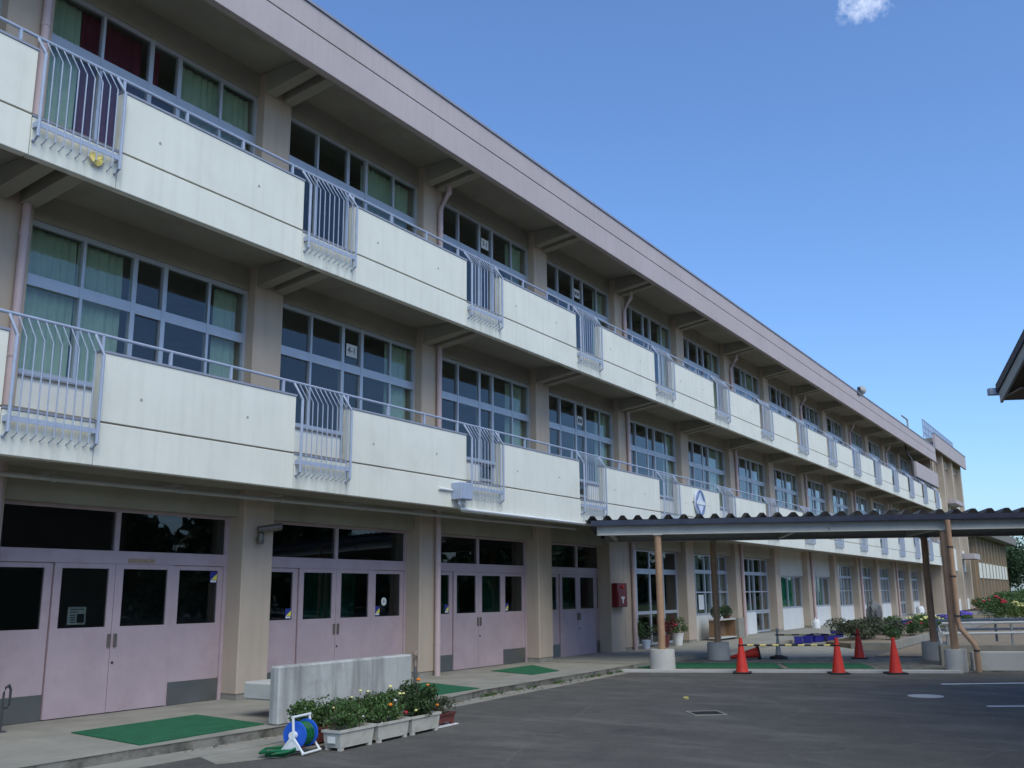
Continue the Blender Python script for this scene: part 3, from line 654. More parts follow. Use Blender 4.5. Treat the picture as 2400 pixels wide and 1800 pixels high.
# ------------------------------------------------------------------ hall at the right edge: only its eave shows
EC = at(2335, 921, X=12.0); ez = EC.z; er = EC - T0; et, en = er.dot(DT), er.dot(DN)
HB = thing('gable_hall', 'dark roofed gable corner with grey fascia at the right edge of the picture', 'building', C(et, en, 0), CRZ)
HW, HL, HP = 12.0, 18.0, math.tan(R(20.5))          # width back towards the camera (-n), length along t
def hroof(y):  return ez + HP*min(-y, HW+y)
bm = bmesh.new()
for a, b in (((0), (-HW/2)), ((-HW/2), (-HW))):
    za, zb = ez+HP*min(-a, HW+a), ez+HP*min(-b, HW+b)
    v = [bm.verts.new((x, y, z+d)) for x in (0, HL) for y, z in ((a, za), (b, zb)) for d in (0, .14)]
    for f in ((0,1,3,2), (4,6,7,5), (0,4,5,1), (2,3,7,6), (0,2,6,4), (1,5,7,3)): bm.faces.new([v[i] for i in f])
obj('roof', bm, 'roof_dark', HB)
def rake(x0, x1, dz0, dz1, m, name, y0=-.05):
    bm = bmesh.new()
    for a, b in ((y0, -HW/2), (-HW/2, -HW-y0)):
        za, zb = ez+HP*min(-a, HW+a), ez+HP*min(-b, HW+b)
        v = [bm.verts.new((x, y, z+d)) for x in (x0, x1) for y, z in ((a, za), (b, zb)) for d in (dz0, dz1)]
        for f in ((0,1,3,2), (4,6,7,5), (0,4,5,1), (2,3,7,6), (0,2,6,4), (1,5,7,3)): bm.faces.new([v[i] for i in f])
    obj(name, bm, m, HB)
rake(.03, .07, -.20, -.003, 'beam_grey', 'barge_board'); rake(.072, 1.4, -.16, -.1, 'brown_dark', 'verge_soffit')
obj('wall', prism(bmesh.new(), [(-HW+.9, 0), (-.9, 0), (-.9, ez+HP*.9-.2), (-HW/2, ez+HP*HW/2-.2), (-HW+.9, ez+HP*.9-.2)], 0, .2), 'wall_cream', HB, (1.3, 0, 0), R(90)) if False else None
bm = bmesh.new(); pl = [(-HW+.9, 0), (-.9, 0), (-.9, ez+HP*.9-.17), (-HW/2, ez+HP*HW/2-.17), (-HW+.9, ez+HP*.9-.17)]
a = [bm.verts.new((1.3, y, z)) for y, z in pl]; b = [bm.verts.new((1.5, y, z)) for y, z in pl]
bm.faces.new(a); bm.faces.new(b[::-1])
for i in range(5): bm.faces.new((a[i], b[i], b[(i+1) % 5], a[(i+1) % 5]))
obj('wall', bm, 'brown_dark', HB); obj('wall', BX(1.5, HL-1, -1.1, -.9, 0, ez+HP*.9-.18), 'brown_dark', HB)
obj('gutter', BX(-.10, HL, .0, .13, ez-.02, ez+.09), 'rail_blue', HB); obj('eave_soffit', BX(.075, HL, -.9, -.01, ez-.12, ez-.09), 'brown_dark', HB)

# ------------------------------------------------------------------ mats
def mat_thing(poly, z, label):
    bm = slab(bmesh.new(), poly, z, z+.012)
    return tag(obj('door_mat', bm, 'mat_green'), label, 'mat', 'green mats')
mat_thing([(1.13,-1.27), (2.98,-1.18), (3.22,.32), (1.36,.26)], .1125, 'green turf mat before the leftmost pink doors')
mat_thing([(6.15,-1.02), (7.95,-.98), (8.4,.45), (6.6,.45)], .1125, 'green turf mat half hidden by the stained concrete wall')
mat_thing([(10.7,-.38), (11.75,-.36), (12.85,.92), (11.1,.85)], .1125, 'green turf mat before the third pink double doors')
mat_thing(cpoly(.75, 3.85, .30, 1.75), .037, 'long green mat beside the nearest white post footing')
mat_thing(cpoly(4.0, 5.75, .30, 1.75), .037, 'green mat between the two right front cones')

# ------------------------------------------------------------------ foot-wash wall, basin and tap
WS = thing('wash_basin', 'water-stained concrete wash wall with basin behind the planters', 'wash basin', (2.97, -1.33, .112))
obj('wall', slab(bmesh.new(), [(0,-.085), (2.62,-.085), (2.62,.085), (0,.085)], 0, .69), 'concrete_stained', WS, bevel=.02)
obj('basin', slab(bmesh.new(), [(.42,.088), (2.55,.088), (2.55,.98), (.42,.98)], .22, .44), 'concrete_light', WS, bevel=.02)
for x_ in (.9, 2.1): obj('basin_leg', BX(x_, x_+.15, .35, .85, 0, .2195), 'concrete', WS)
FT = thing('water_tap', 'steel standpipe with brass tap at the end of the wash wall', 'tap', (6.3, -.92, .112))
obj('pipe', TB([(0,0,0),(0,0,.50)], .024, 10), 'steel_plate', FT, smooth=True); obj('sleeve', TB([(.05,.03,0),(.05,.03,.42)], .02, 8), 'dark_metal', FT, smooth=True)
obj('tap_head', TB([(0,0,.46),(0,0,.60),(-.03,-.02,.64),(-.10,-.05,.62)], .036, 10), 'brass', FT, smooth=True); obj('handle', TB([(0,0,.63),(0,0,.68)], [.04,.03], 10), 'pipe_pink', FT, smooth=True)

# bent tube stand at the left edge
ub = at(4, 1716, z=.112); US = thing('boot_rail', 'bent dark steel tube standing at the left edge by the pink doors', 'rail', (ub.x, ub.y, .112))
obj('tube', TB([(-.02,.0,0),(-.02,0,.44),(.0,0,.50),(.05,.02,.52),(.08,.03,.47),(.08,.03,.30),(.05,.02,.27),(.0,0,.27)], .014, 8), 'dark_metal', US, smooth=True); obj('foot', lathe(bmesh.new(), [(.07,0),(.06,.012)], 12, (-.02,0,0)), 'dark_metal', US)
# ------------------------------------------------------------------ plants
def leaves(bm, c, rx, ry, rz, n, size, up_=.35, hollow=.35, lump=None):
    lumps = [(Vector((random.uniform(-.7,.7)*rx, random.uniform(-.7,.7)*ry, random.uniform(-.4,.8)*rz)), random.uniform(.35,.6)) for _ in range(lump or 0)]
    for _ in range(n):
        if lumps and random.random() < .8:
            lc, lr = random.choice(lumps); d = Vector((random.gauss(0,1), random.gauss(0,1), random.gauss(0,1))).normalized()*(random.random()**.4)*lr
            p = lc+Vector((d.x*rx, d.y*ry, d.z*rz))
        else:
            d = Vector((random.gauss(0,1), random.gauss(0,1), random.gauss(0,1))).normalized()*(hollow+(1-hollow)*random.random()**.5)
            p = Vector((d.x*rx, d.y*ry, d.z*rz))
        if p.z < -rz*.95: continue
        p += Vector(c)
        nrm = (Vector((random.gauss(0,1), random.gauss(0,1), random.gauss(0,1)+up_))).normalized(); a = nrm.orthogonal().normalized(); a = Matrix.Rotation(random.random()*6.28, 3, nrm) @ a; b = nrm.cross(a)
        s = size*random.uniform(.6, 1.3); w = s*.45
        v = [bm.verts.new(p+q) for q in (-a*s*.5, b*w*.5+nrm*s*.05, a*s*.5-nrm*s*.08, -b*w*.5+nrm*s*.05)]
        bm.faces.new((v[0], v[1], v[2])); bm.faces.new((v[0], v[2], v[3]))
    return bm
def blossom(parent, p, r, m):
    bm = bmesh.new()
    for k in range(8):
        t = k*math.pi/4+random.random()*.3
        d = Vector((math.cos(t), math.sin(t), .25)); e = Vector((-math.sin(t), math.cos(t), 0))
        v = [bm.verts.new(Vector(p)+q) for q in (Vector((0,0,0)), d*r*.8+e*r*.35, d*r*1.05, d*r*.8-e*r*.35)]; bm.faces.new(v)
    lathe(bm, [(r*.55,-r*.35),(r*.95,0),(r*.85,r*.45),(r*.4,r*.75)], 9, p)
    return obj('flower', bm, m, parent)
def stems(bm, c, n, h, sp):
    for _ in range(n):
        a = Vector((c[0]+random.uniform(-sp[0], sp[0]), c[1]+random.uniform(-sp[1], sp[1]), c[2])); b = a+Vector((random.uniform(-.06,.06), random.uniform(-.05,.05), h*random.uniform(.6,1.05)))
        tube(bm, [a, (a+b)/2+Vector((random.uniform(-.02,.02),0,0)), b], [.004,.003,.002], 4, False)
    return bm
def planter(loc, L, rz, label, m='planter_ivory', w=.24, h=.20):
    p_ = thing('planter', label, 'planter', loc, rz)
    bm = bmesh.new(); t, bsc = 1.0, .90; pr = []
    def ring(s, z, ins=0): return [bm.verts.new((sx*(L/2*s-ins), sy*(w/2*(s if s < 1 else 1)-ins), z)) for sx, sy in ((-1,-1),(1,-1),(1,1),(-1,1))]
    r0, r1, r2, r3 = ring(.90, .03), ring(.99, h), ring(.99, h, .015), ring(.90, .09, .02)
    for a, b in ((r0, r1), (r1, r2), (r2, r3)):
        for k in range(4): bm.faces.new((a[k], a[(k+1) % 4], b[(k+1) % 4], b[k]))
    bm.faces.new(r0[::-1]); bm.faces.new(r3)
    obj('body', bm, m, p_)
    bm = bmesh.new(); o_, i_ = L/2+.012, w/2+.012
    box(bm, -o_, o_, -i_, -i_+.03, h-.012, h+.014); box(bm, -o_, o_, i_-.03, i_, h-.012, h+.014); box(bm, -o_, -o_+.03, -i_+.03, i_-.03, h-.012, h+.0135); box(bm, o_-.03, o_, -i_+.03, i_-.03, h-.012, h+.0135)
    obj('rim', bm, m, p_)
    for sx in (-1, 1):
        for sy in (-1, 1): obj('foot', BX(sx*L*.40-.03, sx*L*.40+.03, sy*w*.36-.02, sy*w*.36+.02, 0, .031), m, p_)
    obj('soil', BX(-L/2+.03, L/2-.03, -w/2+.03, w/2-.03, h-.06, h-.03), 'soil', p_)
    return p_
PL = [(2.71, -2.78), (3.37, -2.76), (4.03, -2.73)]; prz = R(3)
PLbl = ['ivory planter trough with white label nearest the hose reel', 'middle ivory planter trough of the row by the wash wall', 'ivory planter trough at the right end beside the brown pot']
for i, ((x, y), lb) in enumerate(zip(PL, PLbl)):
    p_ = planter((x, y, .0), .62, prz, lb)
    if i == 0: obj('label', BX(-.311, -.3085, -.06, .05, .08, .15), 'paper', p_)
def flowering(loc, rx, h, n, label, fl, leafm='leaf_mid', size=.05, dense=1.0):
    f = thing('flowering_plant', label, 'flowers', loc)
    obj('stem', stems(bmesh.new(), (0,0,0), 14, h, (rx*.9, .06)), 'stem', f)
    bm = leaves(bmesh.new(), (0,0,h*.45), rx*1.06, .17, h*.5, int(n*1.15), size, lump=16); obj('foliage', bm, leafm, f)
    for (dx, dy, dz, r, m) in fl:
        dz *= .88; obj('flower_stem', TB([(dx*.8, dy*.5, h*.3), (dx, dy, dz)], .003, 4), 'stem', f); blossom(f, (dx, dy, dz), r*.78, m)
    return f
flowering((2.71,-2.76,.17), .30, .34, 1100, 'thin leggy plant with pale blooms in the nearest ivory trough', [(-.22,.02,.30,.02,'petal_yellow'),(.05,.0,.40,.022,'petal_yellow'),(.16,-.08,.16,.018,'petal_white'),(-.1,-.1,.22,.018,'petal_yellow'),(.22,.02,.46,.028,'petal_yellow')], 'leaf_mid', .045)
flowering((3.37,-2.74,.17), .31, .36, 2200, 'bushy marigolds with orange and yellow blooms in the middle trough', [(-.05,-.12,.25,.04,'petal_orange'),(.12,.02,.46,.035,'petal_yellow'),(.24,-.03,.36,.03,'petal_yellow'),(.1,-.12,.08,.028,'petal_yellow'),(-.2,-.13,.04,.02,'petal_white'),(.25,-.12,.12,.035,'petal_red'),(.03,-.13,.30,.024,'petal_white')], 'leaf_mid', .05)
flowering((4.03,-2.71,.17), .31, .42, 2400, 'tall dark marigold bush with orange heads in the right trough', [(.02,.0,.50,.04,'petal_orange'),(.22,.0,.40,.045,'petal_orange'),(-.18,-.12,.12,.03,'petal_yellow'),(-.25,.02,.34,.03,'petal_yellow'),(.28,-.1,.14,.03,'petal_orange')], 'leaf_dark', .05)
p_ = planter((4.62, -2.62, .015), .45, R(3), 'small brown planter on a white tray at the right of the row', 'planter_brown', .19, .13)
obj('tray', BX(-.26, .26, -.13, .13, -.012, -.001), 'white_plastic', p_)
flowering((4.60,-2.62,.12), .16, .24, 900, 'small round grey-green shrub in the brown planter', [], 'leaf_grey', .035)
p_ = planter((2.62, -2.30, .0), .62, prz, 'brown planter half hidden behind the nearest ivory trough', 'planter_brown', .22, .18)
flowering((2.62,-2.28,.15), .30, .34, 1500, 'low leafy green plants between the hose reel and the wash wall', [(-.2,-.1,.3,.02,'petal_white')], 'leaf_mid', .05)
flowering((3.5,-2.2,.02), .55, .42, 2400, 'dark foliage behind the ivory troughs at the wash wall foot', [(.2,.0,.52,.03,'petal_yellow')], 'leaf_dark', .055)

# ------------------------------------------------------------------ hose reel
HR = thing('hose_reel', 'white framed hose reel with blue drum beside the planters', 'hose reel', (2.14, -2.60, .006), R(12))
def vframe(x):
    bm = TB([(x,-.17,.02),(x,-.02,.20),(x,0,.46)], .018, 8); tube(bm, [(x,.17,.02),(x,.02,.20)], .018, 8); return bm
for x in (-.20, .20): obj('side_frame', vframe(x), 'white_plastic', HR, smooth=True)
obj('gusset', prism(bmesh.new(), [(-.12,.06),(.12,.06),(.03,.2),(-.03,.2)], -.008, .008), 'white_plastic', HR, (-.20,0,0), R(90))
HR.scale = (.82, .82, .82); obj('carry_handle', TB([(-.22,0,.46),(.22,0,.46)], .017, 8), 'white_plastic', HR, smooth=True)
for y in (-.17, .17): obj('floor_bar', TB([(-.22,y,.02),(.22,y,.02)], .016, 8), 'white_plastic', HR, smooth=True)
for x in (-.14, .14): obj('drum_flange', lathe(bmesh.new(), [(.17,-.012),(.175,0),(.17,.012)], 28, (x,0,.235), 'x'), 'blue_plastic', HR, smooth=True)
obj('hub', lathe(bmesh.new(), [(.05,-.215),(.05,.215)], 16, (0,0,.235), 'x'), 'white_plastic', HR, smooth=True)
bm = bmesh.new(); pts = []
for i in range(12*24):
    a = 2*math.pi*i/24; u = i/(12*24); lay = int(u*12); pts.append((-.115+.23*((u*3) % 1 if int(u*3) % 2 == 0 else 1-(u*3) % 1), (.115+.012*int(u*3))*math.cos(a), .235+(.115+.012*int(u*3))*math.sin(a)))
obj('wound_hose', lathe(tube(bm, pts, .014, 6), [(.125,-.125),(.135,0),(.125,.125)], 28, (0,0,.235), 'x'), 'hose_green', HR, smooth=True)
pts = [(1.92+.11*math.cos(a*.9)*(1+.05*a)-.05, -2.62+.07*math.sin(a*.9)*(1+.05*a)+.05, .020+.0022*a+.012*math.sin(a*2.3)*(a > 4)) for a in range(0, 26)]
tag(obj('garden_hose', TB([(2.05,-2.62,.14),(1.98,-2.66,.05)]+pts[::-1], .013, 6), 'hose_green', smooth=True), 'loose green hose coil lying left of the hose reel', 'hose')

# ------------------------------------------------------------------ cones, barrier bars
bm = lathe(bmesh.new(), [(.135,.028),(.125,.05),(.035,.66),(.030,.70),(.020,.705)], 24); cone_me = mesh('body', bm, 'cone_red', True)
base_me = mesh('base', BX(-.19, .19, -.19, .19, 0, .027), 'rubber_black', bevel=.01)
def cone(loc, label, rz=0, tilt=None):
    c = thing('traffic_cone', label, 'traffic cone', loc, rz, 'red traffic cones'); put('body', cone_me, c); put('base', base_me, c)
    if tilt: c.rotation_euler = tilt
    return c
c1 = cone((14.15,-3.33,.004), 'red traffic cone at the left end of the black and yellow bar', .3)
c2 = cone((14.85,-5.10,.004), 'red traffic cone at the right end of the black and yellow bar', .5)
c3 = cone((19.1,-4.55,.036), 'darker red traffic cone standing farthest back by the garden', .2)
c4 = cone((15.35,-6.10,.004), 'red traffic cone standing alone, rightmost of the front ones', .6)
c5 = cone((17.95,-2.45,.20), 'red traffic cone lying on its side behind the left front cone'); c5.rotation_euler = Vector((-.45,.88,-.17)).to_track_quat('Z','Y').to_euler()
def barrier(a, b, label, n=15, r=.017):
    a, b = Vector(a), Vector(b); d = b-a; t = thing('barrier_bar', label, 'barrier bar', a, math.atan2(d.y, d.x)); L = d.length
    for i in range(n): obj('stripe', TB([(L*i/n, 0, 0), (L*(i+1)/n, 0, 0)], r, 8, True), 'rubber_black' if i % 2 == 0 else 'bar_yellow', t, smooth=True)
    for x in (0, L): obj('ring', lathe(bmesh.new(), [(.055,-.012),(.062,0),(.055,.012)], 14, (x, 0, 0)), 'rubber_black', t)
barrier((14.15,-3.33,.56), (14.85,-5.10,.56), 'black and yellow striped bar between the two left front cones')
st = thing('barrier_stand', 'grey post stand on black rubber base under the canopy', 'stand', (18.2,-2.85,.036))
obj('base', lathe(bmesh.new(), [(.22,0),(.21,.05),(.08,.09),(.06,.10)], 20), 'rubber_black', st, smooth=True); obj('pole', lathe(bmesh.new(), [(.075,.08),(.05,.3),(.028,.5),(.025,.72)], 14), 'pipe_grey', st, smooth=True)
barrier((18.2,-2.85,.60), (19.1,-4.55,.60), 'dark striped bar from the grey stand to the farthest cone', 11)

# ------------------------------------------------------------------ asphalt markings, covers
def line(a, b, w, label):
    a, b = Vector(a), Vector(b); d = (b-a).normalized(); n_ = Vector((-d.y, d.x))*w/2
    tag(obj('parking_line', slab(bmesh.new(), [tuple(a+n_), tuple(b+n_), tuple(b-n_), tuple(a-n_)][::-1], .001, .0045), 'paint_white'), label, 'road marking')
line((13.38,-7.25), (15.2,-9.85), .11, 'upper white parking line at the right edge'); line((10.08,-8.37), (11.7,-11.1), .10, 'lower white parking line at the right edge')
mh = tag(obj('manhole_cover', lathe(bmesh.new(), [(.27,-.01),(.27,.006),(.24,.008)], 28, (11.13,-7.36,0)), 'concrete_light'), 'round pale manhole cover in the asphalt', 'manhole cover')
DR = thing('drain_grate', 'square dark drain grate set in the asphalt', 'drain', (7.42,-5.13,0), math.atan2(-.33,.26))
obj('frame', box(box(box(box(bmesh.new(), -.23,.23,-.23,-.2,.001,.012), -.23,.23,.2,.23,.001,.012), -.23,-.2,-.2,.2,.001,.0118), .2,.23,-.2,.2,.001,.0118), 'concrete', DR)
obj('pit', BX(-.2,.2,-.2,.2,.0008,.003), 'rubber_black', DR)
for i in range(9): obj('grate_bar', BX(-.185+.042*i, -.170+.042*i, -.198, .198, .004, .010), 'dark_metal', DR)
tag(obj('fallen_leaf', leaves(bmesh.new(), (9.0,-4.2,.02), .03,.03,.01, 12, .07), 'petal_yellow'), 'small yellow leaf lying on the asphalt', 'leaf')

# ------------------------------------------------------------------ entrance fittings
FB = thing('fire_hydrant_box', 'dark red fire box with white mark on the entrance pier', 'fire box', (17.80, 1.18, 1.27))
obj('case', BX(-.30,.30,-.08,.085,0,.62), 'fire_red', FB, bevel=.012); obj('door', BX(-.26,.26,-.095,-.081,.03,.40), 'fire_red', FB)
obj('mark', prism(bmesh.new(), [(-.10,.27),(.10,.27),(.10,.22),(.035,.20),(.035,.10),(-.035,.10),(-.035,.20),(-.10,.22)], -.099, -.0955), 'paper', FB); obj('lamp', lathe(bmesh.new(), [(.05,-.08),(.045,-.11),(.02,-.125)], 12, (0,0,.52), 'y'), 'cone_red', FB)
part('entry_pier', BX(17.45, 18.259, 1.265, 1.90, .115, 3.279), 'column_beige', bevel=.015)
def pot(loc, label, plant_label, m, leafm, h=.34, r=.17, fl=()):
    p_ = thing('flower_pot', label, 'flower pot', loc); obj('bowl', lathe(bmesh.new(), [(r*.7,0),(r,h-.03),(r*1.06,h-.03),(r*1.06,h),(r*.92,h),(r*.9,h-.04)], 18), m, p_, smooth=True)
    f = thing('potted_plant', plant_label, 'plant', (loc[0], loc[1], loc[2]+h-.04)); obj('stem', stems(bmesh.new(), (0,0,0), 8, .3, (r*.6, r*.6)), 'stem', f)
    obj('foliage', leaves(bmesh.new(), (0,0,.26), .38,.34,.28, 700, .075, lump=6), leafm, f)
    for q in fl: blossom(f, *q)
pot((21.3,1.05,.131), 'white flower pot by the glass entrance', 'leafy plant in the white pot by the glass entrance', 'white_plastic', 'leaf_mid')
pot((20.2,1.0,.131), 'brown flower pot left of the white pot', 'dark red leafed plant left of the white pot', 'planter_brown', 'leaf_red', fl=[((.1,-.3,.3),.06,'petal_red')])
pot((19.3,1.15,.131), 'pale blue flower pot at the door foot', 'small dark plant in the pale blue pot', 'badge_pale', 'leaf_dark', h=.24, r=.13)
SH = thing('plant_shelf', 'dark wooden plant shelf under the entrance window', 'shelf', (24.1, 1.0, .131))
for z in (.06, .62): obj('board', BX(0,1.6,-.18,.18,z,z+.04), 'concrete_light', SH)
for x in (.04, 1.50): obj('side', BX(x,x+.06,-.17,.17,0,.619), 'wood', SH)
obj('back', BX(.1,1.5,.13,.16,.1,.619), 'wood', SH)
for dx, lb in ((.35, 'left round clipped bush on the plant shelf'), (1.2, 'right round clipped bush on the plant shelf')):
    f = thing('clipped_bush', lb, 'bush', (24.1+dx, 1.0, .79)); obj('foliage', leaves(bmesh.new(), (0,0,.22), .24,.2,.21, 600, .07), 'leaf_dark', f); obj('pot', lathe(bmesh.new(), [(.1,0.001),(.13,.1)], 12), 'planter_brown', f)
tag(obj('stone_block', BX(25.8,26.3,.75,1.1,.131,.80), 'concrete', bevel=.02), 'short concrete block right of the plant shelf', 'block')
obj('notice', BX(1.95+22.5, 2.40+22.5, 1.592, 1.594, 1.08, 1.55), 'paper', SB)

# ------------------------------------------------------------------ garden
def bush(loc, r, h, n, label, m='leaf_mid', size=.10, name='garden_bush', fl=None, cat='bush'):
    f = thing(name, label, cat, loc); rx, ry = r if isinstance(r, tuple) else (r, r)
    obj('stem', stems(bmesh.new(), (0,0,0), 10, h*.7, (rx*.5, ry*.5)), 'stem', f)
    obj('foliage', leaves(bmesh.new(), (0,0,h*.5), rx, ry, h*.5, n, size, lump=12), m, f)
    if fl:
        fm, k, fr = fl
        for _ in range(k):
            a = random.random()*6.28; q = random.random()**.5
            blossom(f, (rx*q*math.cos(a), ry*q*math.sin(a), h*(.75+.3*(1-q))), fr, fm)
    return f
bush((26.3,-2.95,.16), (1.75,.6), .62, 3600, 'wide grey-green shrub in the flower bed behind the cones', 'leaf_grey', .10)
bush((30.0,-3.1,.16), (1.0,.5), .45, 1800, 'smaller grey-green shrub right of the wide one', 'leaf_grey', .10)
bush((26.4,-3.95,.16), (.6,.3), .4, 800, 'low dark plants at the front corner of the bed', 'leaf_dark', .08)
bush((29.5,-4.0,.16), (.9,.3), .45, 1200, 'low red-dotted plants at the bed kerb', 'leaf_dark', .08, fl=('petal_red', 8, .05))
bush((33.5,-3.9,.16), (1.2,.35), .55, 1500, 'yellow flowering clump at the bed kerb', 'leaf_mid', .08, fl=('petal_yellow', 26, .05))
bush((37.5,-3.8,.16), (1.6,.35), .45, 1500, 'violet flower border farther along the bed', 'leaf_mid', .08, fl=('petal_violet', 60, .055))
bush((42.5,-3.7,.16), (2.4,.4), .5, 1800, 'far violet flower border near the right post', 'leaf_mid', .09, fl=('petal_violet', 80, .06))
bush((36.5,-3.0,.16), (1.8,.5), .5, 1800, 'low green plants before the row of blue boxes', 'leaf_mid', .09, fl=('petal_yellow', 14, .05))
bush((50,-4.2,.16), (1.6,.9), 1.1, 2200, 'tall bush with red flowers near the second school wing', 'leaf_mid', .13, fl=('petal_red', 14, .10))
bush((53,-5.0,.05), (2.0,.9), .9, 2000, 'yellow-green plant clump right of the red flowers', 'grass', .14, fl=('petal_yellow', 30, .08))
bush((57,-3.9,.16), (1.8,.8), 1.0, 1600, 'dark shrub left of the red flowering bush', 'leaf_dark', .13)
tag(obj('white_marker', lathe(bmesh.new(), [(.05,0),(.055,.05),(.055,.28),(.03,.36)], 12, (32.0,-4.22,.16)), 'white_plastic', smooth=True), 'small white marker peg at the bed kerb', 'marker')
# blue boxes
def crate(loc, label, rz, L=.62, m='crate_blue'):
    c = thing('blue_box', label, 'box', loc, rz, 'blue planter boxes'); w, h = .24, .22
    bm = bmesh.new()
    box(bm, -L/2, L/2, -w/2, -w/2+.015, .02, h); box(bm, -L/2, L/2, w/2-.015, w/2, .02, h); box(bm, -L/2, -L/2+.015, -w/2+.015, w/2-.015, .02, h-.002); box(bm, L/2-.015, L/2, -w/2+.015, w/2-.015, .02, h-.002); box(bm, -L/2+.015, L/2-.015, -w/2+.015, w/2-.015, .02, .05)
    obj('body', bm, m, c); bm = bmesh.new(); o_, i_ = L/2+.015, w/2+.015
    box(bm, -o_, o_, -i_, -w/2, h-.03, h+.004); box(bm, -o_, o_, w/2, i_, h-.03, h+.004); obj('rim', bm, m, c)
    for sx in (-1, 1): obj('foot', BX(sx*L*.4-.03, sx*L*.4+.03, -w*.4, w*.4, 0, .0195), m, c)
for i, (x, y, z, r_) in enumerate(((25.3,-1.30,.03,.3),(25.95,-1.42,.03,.15),(26.65,-1.5,.03,-.2),(27.2,-1.75,.03,.5),(27.6,-1.35,.03,.9))): crate((x, y, z), ['leftmost blue box of the heap on the path', 'second blue box of the heap on the path', 'third blue box of the heap on the path', 'fourth blue box of the heap, turned askew', 'rightmost blue box of the heap, turned end on'][i], r_)
crate((29.6,-1.35,.03), 'lone blue box nearest the shrub on the path', .2); crate((30.35,-1.3,.03), 'blue box just behind the lone one left of the shrub', .1)
for i in range(14):
    crate((35.9+1.06*i, -2.0+.01*i, .16), '%s blue box of the row along the flower bed' % ORD[i], .02, .92)
# stone monument
MN = thing('stone_monument', 'rough grey standing stone in front of the far school windows', 'monument', (36.4, -1.25, .03))
bm = bmesh.new(); bmesh.ops.create_icosphere(bm, subdivisions=3, radius=1)
for v in bm.verts:
    k = 1+.14*math.sin(v.co.x*7+v.co.z*3)+.1*math.sin(v.co.y*9+2)+.06*random.uniform(-1, 1); v.co = Vector((v.co.x*.42*k, v.co.y*.28*k,   .30+.40+v.co.z*.45*k))
obj('stone', bm, 'rock', MN); obj('pedestal', BX(-.5,.5,-.22,.3,0,.38), 'concrete', MN, bevel=.04)
f = bush((37.9,-1.7,.16), .4, .4, 600, 'low green plant at the foot of the standing stone', 'leaf_mid', .09)
SBg = tag(obj('white_bag', bmesh.new(), 'white_plastic'), 'small white watering can by the school wall', 'watering can') if False else None
wc = thing('watering_can', 'small white watering can by the school wall beside a pink pipe', 'watering can', (35.6, .9, .131)); obj('body', lathe(bmesh.new(), [(.16,0),(.17,.25),(.12,.36)], 14), 'white_plastic', wc, smooth=True); obj('spout', TB([(.15,0,.08),(.4,0,.42)], .025, 6), 'white_plastic', wc); obj('handle', TB([(-.15,0,.1),(-.27,0,.25),(-.1,0,.42),(.05,0,.36)], .014, 6), 'white_plastic', wc)
wc2 = thing('watering_can', 'far white watering can at the school wall near the dark post', 'watering can', (57.5, .6, .131)); obj('body', lathe(bmesh.new(), [(.22,0),(.24,.4),(.17,.55)], 14), 'white_plastic', wc2, smooth=True); obj('handle', TB([(-.2,0,.2),(-.36,0,.4),(-.1,0,.65),(.08,0,.55)], .02, 6), 'white_plastic', wc2)
# slide in the field
SL = thing('playground_slide', 'small blue slide in the field at the right', 'slide', (56.5,-4.6,.02), R(-60))
obj('chute', slab(bmesh.new(), [(0,-.3),(2.6,-.3),(2.6,.3),(0,.3)], 0, .05), 'badge_blue', SL, (0,0,.15)); SL.children[0].rotation_euler = (0, R(-24), 0)
for x in (2.35, 2.95):
    for y in (-.3, .3): obj('leg', TB([(x,y,0),(x,y,1.25)], .035, 6), 'pipe_grey', SL)
obj('platform', BX(2.3,3.0,-.34,.34,1.15,1.20), 'badge_blue', SL)

# ------------------------------------------------------------------ second wing
W2 = thing('school_wing', 'far taller school wing with fin columns and a fenced roof', 'school wing', (65.55, 0, 0))
w2 = lambda n, bm, m, **k: obj(n, bm, m, W2, **k)
L2 = 13.9
w2('fascia', BX(.02, L2+1.0, 0, .14, 11.18, 12.20), 'fascia_pink'); w2('roof', BX(.02, L2+1.0, .141, 9, 11.6, 11.9), 'grey_roof'); w2('roof_edge', BX(.0, L2+1.05, -.03, .18, 12.201, 12.26), 'coping')
w2('wall', BX(.02, L2, 1.0, 9, .13, 11.599), 'column_beige')
for i in range(4): w2('fin', BX(.05+i*4.45, .50+i*4.45, .30, .999, .13, 11.59), 'column_beige', bevel=.02)
for i in range(3):
    x0, x1 = .505+i*4.45, 4.495+i*4.45
    for z0, z1, m in ((.13,.95,'wall_white'), (3.0,4.6,'wall_white'), (6.6,8.1,'wall_white'), (10.6,11.59,'column_beige')): w2('spandrel', BX(x0, x1, .62, .998, z0, z1), m)
    for z0, z1 in ((.95,3.0), (4.6,6.6), (8.1,10.6)):
        window(W2, x0, .80, [(.03,.06), (1.0,.05), (2.0,.07), (3.0,.05), (3.96,.06)], [(z0+.03,.06), (z0+(z1-z0)*.66,.07), (z1-.03,.06)], [(a, b) for a in range(4) for b in range(2)], glass='glass')
    w2('fin_mullion', BX(x0+1.9, x0+2.1, .50, .61, .13, 11.0), 'column_beige')
w2('sun_shade', BX(5.0, 9.3, -.25, .6, 7.75, 8.05), 'fascia_pink'); w2('sun_shade', BX(9.6, 12.9, -.55, .6, 3.9, 4.3), 'fascia_pink')
w2('tower_block', BX(-6, -2.2, 4, 8, 11.0, 13.0), 'column_beige')
fe = thing('roof_fence', 'light blue mesh fence on the roof of the far wing', 'fence', (66.3, .8, 11.9))
for i in range(13): obj('post', TB([(i*1.15,0,0 if i > 3 else 0),(i*1.15,0,1.5)], .03, 6), 'rail_blue', fe)
